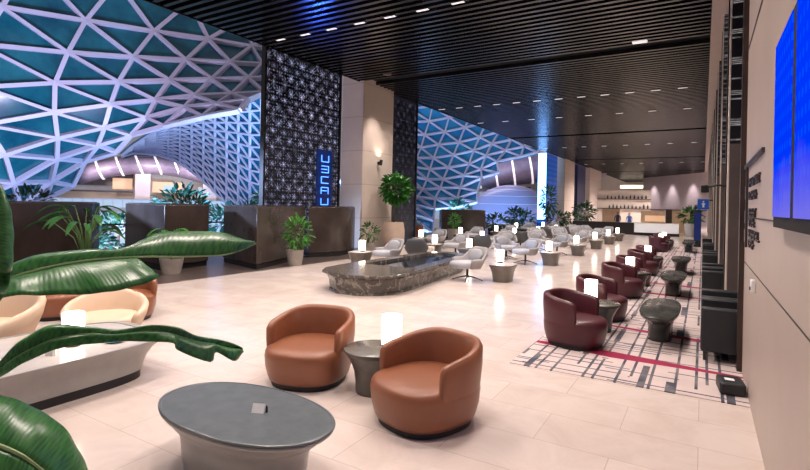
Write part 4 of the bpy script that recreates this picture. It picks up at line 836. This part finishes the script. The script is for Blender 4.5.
# garden greenery
gl = [(-18.2,7.4,1.75,.6,'leaf_d','broad dark green bush rising above the far left planter block'),(-20.4,10.2,.1,1.0,'leaf_t','low teal bush just behind the guard rail in the left gap'),
      (-24,13.5,.2,1.3,'leaf_t','teal bush farther back in the left gap between planters'),(-18.4,13.2,1.5,.8,'leaf_d','dark bush above the right half of the second planter block'),
      (-18.6,16.6,1.2,.8,'leaf_t','teal bush filling the gap before the third planter'),(-27,19,1.6,1.4,'leaf_t','tall teal shrub beyond the gap between second and third planter'),
      (-19.5,18.8,2.2,.8,'leaf_d','dark leafed shrub above the planter left of the star screen'),(-30,14.5,-.6,1.6,'leaf_t','low teal shrub near the lower glass front seen in the left gap'),
      (-33,27,.3,1.6,'leaf_t','bush below the blue vault at its left foot'),(-22.5,32.6,.2,1.1,'leaf_t','teal bush at the foot of the blue shell beyond the pillar'),]
GB = [q[5] for q in gl]; gl = [q[:5] for q in gl]
for k, (x, y, z, r_, lm) in enumerate(gl):
    rnd = random.Random(60+k)
    t = thing('garden_bush', GB[k], 'bush', (x, y, -4.6))
    b = MB(); leaf_cards(b, (0,0,z+4.6), (r_,r_,r_*.8), 260, r_*.38, rnd); b.build('foliage', M[lm], t)
    b = MB(); b.tube([(0,0,0),(0,0,z+4.6)], .07, 6); b.build('stem', M['bark'], t)
# ------------------------------------------------------------------ ceiling lights
t = thing('ceiling_downlight', 'linear recessed downlight', 'ceiling light')
b = MB(); b.box(-.19,.19,-.055,.055,-.02,.13); b.build('housing', M['metal_dark'], t)
b = MB(); b.box(-.17,.17,-.042,.042,-.026,-.0205); b.build('lens', M['downlight'], t)
first = True; cnt = 0
rows = [(11.22, [-11.3+1.0*k for k in range(11)], 'first'), (23.3, [-11.8+1.0*k for k in range(12)], 'second'), (28.1, [-11.6+1.55*k for k in range(8)], 'third'),
        (42.2, [-11.5+1.55*k for k in range(8)], 'fourth'), (59.1, [-11.5+1.9*k for k in range(7)], 'fifth'), (5.2, [-10+2.0*k for k in range(6)], 'nearest')]
for (y, xs, w_) in rows:
    for q, x in enumerate(xs):
        lab = 'small bright linear downlight in the %s row across the slatted ceiling' % w_
        if first: o = t; first = False; o.location = (x, y, 7.0); o['label'] = lab
        else: o = dup(t, (x, y, 7.0), 0, lab)
        o['group'] = 'downlights of the %s row' % w_
t = thing('round_ceiling_light', 'round grey speaker disc in the slatted ceiling near the stone pillar', 'ceiling speaker', (-10.6,16.2,7.0))
b = MB(); b.rings([se(.16,.16,2,z,K=20,s=s) for z,s in ((-.03,.8),(-.02,1),(.12,1))]); b.build('disc', M['grey_panel'], t)
t = thing('square_ceiling_light', 'short bright light near the ceiling joint, towards the right wall', 'ceiling light', (-1.72,16.4,7.0))
b = MB(); b.box(-.2,.2,-.1,.1,-.03,.12); b.build('lens', M['downlight'], t)
# ------------------------------------------------------------------ right wall fittings
t = thing('video_wall', 'large blue video screen of tall panels mounted high on the right wall', 'screen')
b = MB(); b.box(.385,.438,.62,3.935,1.86,3.01); b.build('screen_frame', M['ceil_void'], t)
for y0, y1 in ((3.22,3.915),(2.26,3.07),(1.36,2.10)):
    b = MB(); b.box(.378,.3845,y0,y1,1.925,2.995); b.build('display_panel', M['tv'], t)
t = thing('wall_directory', 'dark metal lettering and rules of a directory on the stone wall beside the screen', 'sign')
b = MB(); b.box(.415,.438,5.15,7.2,2.46,2.50); b.build('top_rule', M['letter'], t)
b = MB(); b.box(.415,.438,6.86,6.92,1.55,2.46); b.build('vertical_rule', M['letter'], t)
random.seed(5)
for (y0, z0, n_) in ((6.55,2.22,9),(6.55,2.08,7),(6.5,1.90,6),(6.5,1.80,5),(6.5,1.68,8),(6.5,1.58,4)):
    y = y0
    for k in range(n_):
        w_ = random.choice((.07,.09,.11)); h_ = .09; b = MB()
        b.box(.42,.438,y-.02,y,z0,z0+h_)
        for zz in random.sample((0,.5,1), random.choice((1,2))): b.box(.42,.438,y-w_,y-.015,z0+zz*(h_-.02),z0+zz*(h_-.02)+.02)
        b.build('letter', M['letter'], t)
        y -= w_+.045
for z0 in (2.10,1.82,1.60):
    b = MB(); b.box(.42,.438,6.96,7.1,z0,z0+.15); b.build('pictogram', M['letter'], t)
t = thing('wall_dispenser', 'small white box fixed low on the right stone wall', 'wall fixture', (.44,5.78,1.19))
b = MB(); b.box(-.04,-.002,-.07,.07,0,.12); b.build('box_body', M['white'], t, bevel=.008)
b = MB(); b.box(-.048,-.04,-.03,.03,.02,.05); b.build('button', M['metal_dark'], t)
t = thing('floor_equipment_box', 'black box with a white label on the carpet by the right wall', 'box', (.29,6.45,.012), radians(6))
b = MB(); b.box(-.12,.12,-.16,.16,0,.13); b.build('box_body', M['black'], t, bevel=.025, seg=3)
b = MB(); b.box(-.06,.03,-.05,.03,.131,.134); b.build('paper_label', M['white'], t)
t = thing('wall_camera', 'black bracket arm with camera head projecting from the wall piers', 'camera', (.36,10.9,2.42))
b = MB(); b.tube([(0,0,0),(-.14,0,.02),(-.30,0,-.02)], .022, 6); b.build('arm', M['plinth'], t)
b = MB(); b.box(-.40,-.27,-.07,.07,-.12,.02); b.build('camera_head', M['plinth'], t, bevel=.02)
t = thing('restroom_sign', 'square blue hanging sign with a white figure near the far black armchairs', 'sign', (.0,26,.17))
b = MB(); b.box(-.22,.22,-.03,.03,1.86,2.32); b.build('panel', M['sign_blue'], t)
b = MB(); b.rings([se(.05,.05,2,0,K=12)]*1 + []) if False else None
b.box(-.03,.05,-.04,-.031,1.95,2.15); b.box(-.02,.04,-.04,-.031,2.17,2.24); b.box(-.06,.08,-.04,-.031,2.08,2.13)
b.build('figure', M['white'], t)
b = MB(); b.box(.24,.40,-.02,.02,2.25,2.30); b.build('bracket', M['metal_dark'], t)
t = thing('information_kiosk', 'tall dark blue display kiosk left of the hanging blue sign', 'kiosk', (-.24,31.5,0))
b = MB(); b.box(-.17,.17,-.06,.06,0,2.0); b.build('body', M['plinth'], t, bevel=.02)
b = MB(); b.box(-.14,.14,-.065,-.061,.35,1.9); b.build('display', M['sign_navy'], t)
# ------------------------------------------------------------------ reception
def boxes(name, m, bx, parent, **k):
    b = MB()
    for q in bx: b.box(*q)
    return b.build(name, m, parent, **k)
t = thing('reception_counter', 'long dark reception counter with a white backlit front at the far end', 'counter', (-4.6,42.6,0), radians(4))
boxes('counter_body', M['metal_dark'], [(-4.6,0,0,.7,0,.95)], t); boxes('display_counter', M['plinth'], [(0,3.1,-.4,.5,0,.22)], t)
boxes('display_glass', M['white_lit'], [(.05,3.05,-.36,.45,.22,.92)], t); boxes('worktop', M['cream'], [(0,3.1,-.42,.52,.92,.97)], t)
t = thing('timber_back_cabinet', 'honey timber cabinet with a lit niche behind the reception counter', 'cabinet', (-4.2,46.5,0), radians(4))
boxes('cabinet_body', M['gold'], [(-.3,1.45,0,.6,0,1.9)], t); boxes('lit_niche', M['warm_panel'], [(0,1.5,-.03,-.002,1.0,1.5)], t)
t = thing('timber_cabinet', 'plain honey timber cabinet right of the dark post at reception', 'cabinet', (-2.2,46.8,0), radians(4))
boxes('cabinet_body', M['gold'], [(.0,1.3,0,.6,0,1.95)], t); boxes('side_post', M['bronze'], [(-.45,-.0,-.05,.6,0,2.05),(1.3,1.75,-.05,.6,0,2.05)], t)
t = thing('timber_cabinet', 'pinkish timber cabinet at the left of the reception staff', 'cabinet', (-8.0,49,0), radians(4))
boxes('cabinet_body', M['gold'], [(0,1.5,0,.6,0,2.0)], t); boxes('top_edge', M['bronze'], [(-.02,1.52,-.02,.62,2.0,2.06)], t)
t = thing('back_bar_shelf', 'pale back bar shelving with dark cups and bottles on bright wall', 'shelf', (-10.2,62,0), radians(8))
boxes('shelf_unit', M['cream'], [(-.5,5.2,.4,.8,0,4.2)], t); boxes('shelf_board', M['grey_panel'], [(-.5,5.2,0,.4,2.0,2.1),(-.5,5.2,0,.4,3.1,3.2)], t)
random.seed(9)
for k in range(22):
    x = -9.9 + k*.2; z = 2.1 if k % 2 else 3.2; a = radians(8); xx = x + .3; 
    o = thing('bottle', 'small dark bottle on the bright back bar shelves', 'bottle', (xx, 62.2 + (xx+10.2)*math.tan(a), z), 0, 'bottles on the back bar shelves')
    hh = random.uniform(.3,.55); b = MB(); b.rings([se(.08,.08,2,q,K=10,s=s) for q,s in ((0,1),(hh*.6,1),(hh*.75,.4),(hh,.35))]); b.build('glass_body', M['metal_dark'], o)
# ---- staff: skinned figures
def person(loc, rz, label, top, low, h=1.72, arms=((.25,-.05,-.55),(.25,-.05,-.55))):
    t = thing('person', label, 'person', loc, rz); s = h/1.72
    V = [(0,0,.95),(0,0,1.12),(0,0,1.32),(0,0,1.45),(0,-.01,1.53),(0,-.015,1.60),(0,-.015,1.70),
         (.19,0,1.40),(.24,-.02,1.14),(.23,-.16,.98),(-.19,0,1.40),(-.24,-.02,1.14),(-.23,-.16,.98),
         (.10,0,.88),(.11,-.02,.50),(.11,.02,.09),(.12,-.12,.04),(-.10,0,.88),(-.11,-.02,.50),(-.11,.02,.09),(-.12,-.12,.04)]
    E_ = [(0,1),(1,2),(2,3),(3,4),(4,5),(5,6),(3,7),(7,8),(8,9),(3,10),(10,11),(11,12),(0,13),(13,14),(14,15),(15,16),(0,17),(17,18),(18,19),(19,20)]
    rr = [.14,.13,.15,.09,.055,.085,.075,.06,.045,.032,.06,.045,.032,.095,.065,.045,.035,.095,.065,.045,.035]
    me = bpy.data.meshes.new('body'); me.from_pydata([tuple(c*s for c in v) for v in V], E_, [])
    o = bpy.data.objects.new('body', me); COL.objects.link(o); o.parent = t
    sk = o.modifiers.new('skin', 'SKIN'); me.skin_vertices.new() if not me.skin_vertices else None
    for k, r_ in enumerate(rr): me.skin_vertices[0].data[k].radius = (r_*s*1.1, r_*s*.8)
    me.skin_vertices[0].data[0].use_root = True
    o.modifiers.new('sub', 'SUBSURF').levels = 2; o.modifiers['sub'].render_levels = 2
    me.materials.append(top)
    b = MB(); b.rings([[(.085*sin(p)*cos(a)*s, (-.018+.10*sin(p)*sin(a))*s, (1.625+.115*cos(p))*s) for a in [2*pi*q/16 for q in range(16)]] for p in [radians(6+k*168/10) for k in range(11)]])
    b.build('head', M['skin'], t, smooth=True)
    b = MB(); b.rings([[(.095*sin(p)*cos(a)*s, (.005+.105*sin(p)*sin(a))*s, (1.64+.118*cos(p))*s) for a in [2*pi*q/16 for q in range(16)]] for p in [radians(4+k*86/6) for k in range(7)]])
    b.build('hair', M['hair'], t, smooth=True)
    return t
person((-6.15,45.2,0), radians(10), 'person in dark uniform standing at the left behind the reception counter', M['uniform'], M['uniform'])
person((-5.3,45.6,0), radians(-10), 'person in a blue top standing behind the reception counter near the cabinet', M['blue_shirt'], M['uniform'], 1.66)
# ------------------------------------------------------------------ foreground plant
t = thing('bird_of_paradise_plant', 'large glossy green plant reaching in from the left edge of the foreground', 'plant', (0,0,0))
def cr(P_, u):
    n_ = len(P_)-1; x = u*n_; i = min(int(x), n_-1); f = x-i
    p0, p1, p2, p3 = (Vector(P_[max(0,i-1)]), Vector(P_[i]), Vector(P_[i+1]), Vector(P_[min(n_,i+2)]))
    return .5*((2*p1) + (p2-p0)*f + (2*p0-5*p1+4*p2-p3)*f*f + (3*p1-p0-3*p2+p3)*f**3)
def strip_mesh(b, E_, Mi, flip, bulge=.012, K=44, J=7, v0=0):
    k0 = len(b.v); b.uv = b.uv or []
    for a in range(K+1):
        u = a/K; e, m_ = cr(E_, u), cr(Mi, u)
        nrm = (e-m_).cross(cr(Mi, min(1,u+.02)) - cr(Mi, max(0,u-.02)))
        nrm = nrm.normalized() if nrm.length > 1e-9 else Vector((0,0,1))
        if nrm.z < 0: nrm = -nrm
        for c in range(J+1):
            v = c/J; p = m_.lerp(e, v) + nrm*(sin(pi*v)*bulge + .0012*sin(u*40+v*3)*v)
            b.v.append(tuple(p)); b.uv.append((u, v if not flip else -v))
    for a in range(K):
        for c in range(J):
            i = k0 + a*(J+1)+c; q = (i, i+1, i+J+2, i+J+1)
            b.f.append(tuple(reversed(q)) if flip else q); b.mi.append(0)
for L_, lab in (('a', None),('b', None),('c','dark near leaf'),('d', None)):
    b = MB(); strip_mesh(b, *LEAF[L_+'_up'], False); strip_mesh(b, *LEAF[L_+'_lo'], True)
    o = b.build('leaf', M['pleaf'], t, smooth=True); o.modifiers.new('t','SOLIDIFY').thickness = .0012
    b = MB(); mid = LEAF[L_+'_up'][1]; pts = [cr(mid, k/24) + Vector((0,0,.002)) for k in range(24)]
    b.tube(pts, [.0045*(1-k/26) + .0008 for k in range(24)], 6); b.build('midrib', M['midrib'], o)
    p0 = pts[0]; base = Vector((-2.05, .35, .35))
    if L_ == 'd': p0 = pts[-1]
    b = MB(); q = p0.lerp(base, .5) + Vector((-.12,-.04,.12)); b.tube([cr([p0, p0.lerp(q,.5)+Vector((-.03,0,.03)), q, base], k/12) for k in range(13)], [.006+.0009*k for k in range(13)], 7); b.build('stalk', M['stem'], t)
b = MB(); b.rings([se(.26,.26,2,z,K=24,s=s) for z,s in ((0,.7),(.2,.9),(.42,1),(.42,.9),(.38,.88))]); 
for i in range(len(b.v)): b.v[i] = (b.v[i][0]-2.05, b.v[i][1]+.35, b.v[i][2])
b.build('pot', M['pot'], t, smooth=True, auto=40)
# ------------------------------------------------------------------ light

w = bpy.data.worlds.new('world'); S.world = w; w.use_nodes = True
bg = w.node_tree.nodes['Background']; bg.inputs[0].default_value = (.80,.72,.80,1); bg.inputs[1].default_value = .30
def spot(loc, power, ang=120, col=(1,.86,.78), r=.12, aim=(0,0,-1), blend=.8):
    d = bpy.data.lights.new('spot', 'SPOT'); d.energy = power; d.spot_size = radians(ang); d.spot_blend = blend; d.color = col; d.shadow_soft_size = r
    o = bpy.data.objects.new('spot_lamp', d); COL.objects.link(o); o.location = loc
    o.rotation_euler = Vector(aim).to_track_quat('-Z', 'Y').to_euler(); return o
for y in (2.2, 5.2, 8.2, 11.2, 14.5, 18.5, 23.3, 28.1, 34, 42.2, 50):
    for x in (-9.6, -5.9, -2.2):
        spot((x, y, 6.93), 640 if y < 20 else 850, 125, r=.25)
def area(loc, aim, sx, sy, power, col):
    d = bpy.data.lights.new('area', 'AREA'); d.shape = 'RECTANGLE'; d.size = sx; d.size_y = sy; d.energy = power; d.color = col
    o = bpy.data.objects.new('flood_lamp', d); COL.objects.link(o); o.location = loc; o.rotation_euler = (Vector(aim)-Vector(loc)).to_track_quat('-Z','Y').to_euler(); return o
# garden floodlights shining up onto the grid shells
area((-22,8,-3), (-36,20,12), 6, 3, 4300, (.74,.68,1.0))
area((-22,20,-3), (-34,27,8), 6, 3, 4200, (.30,.55,1.0))
area((-18,30,-3.5), (-23,48,8), 6, 3, 12500, (.36,.64,1.0))

for lx in (-6,-1,4):
    c_, s_ = cos(radians(57)), sin(radians(57)); spot((-57+lx*c_+1.5*s_, 37+lx*s_-1.5*c_, 5.2), 800, 150, (1,.82,.78), .3, (-.83,.55,-.1))
spot((-19.5,1.5,4.5), 15000, 32, (.42,.60,1.0), .5, (5.6,8.2,-3.4))  # added unseen blue lamp, tints the planters' left faces
area((-24,59.5,9.5), (-25,68,3), 8, 3, 900, (1,.80,.82))
# wall washers on the end wall and the pillar uplight
for f_ in (.2,.5,.8):
    p = Vector((-8.2,86.9,0)).lerp(Vector((.5,74.9,0)), f_) + Vector((-.55,-.42,0))*1.6
    spot((p.x,p.y,6.9), 1000, 70, (1,.88,.9), .2, (.12,.09,-1), 1)
spot((-6,66,6.9), 7000, 140, (1,.86,.84), .4); spot((-3,58,6.9), 4500, 140, (1,.86,.84), .4); spot((-8,56,6.9), 4000, 140, (1,.86,.8), .4); spot((-11,90,6.5), 6000, 150, (1,.82,.65), .4)
spot((-11.70,17.75,3.95), 20, 120, (1,.80,.65), .05, (-.5,.0,1))
spot((-11.9,13.6,4.4), 700, 85, (.03,.12,1), .1, (1.5,-.5,1))  # added blue lamp without a fixture, makes the blue spill on the ceiling
spot((-10.9,17.2,6.8), 500, 60, (1,.85,.78), .1, (-.25,.05,-1))
S.cycles.max_bounces = 6; S.cycles.use_denoising = True
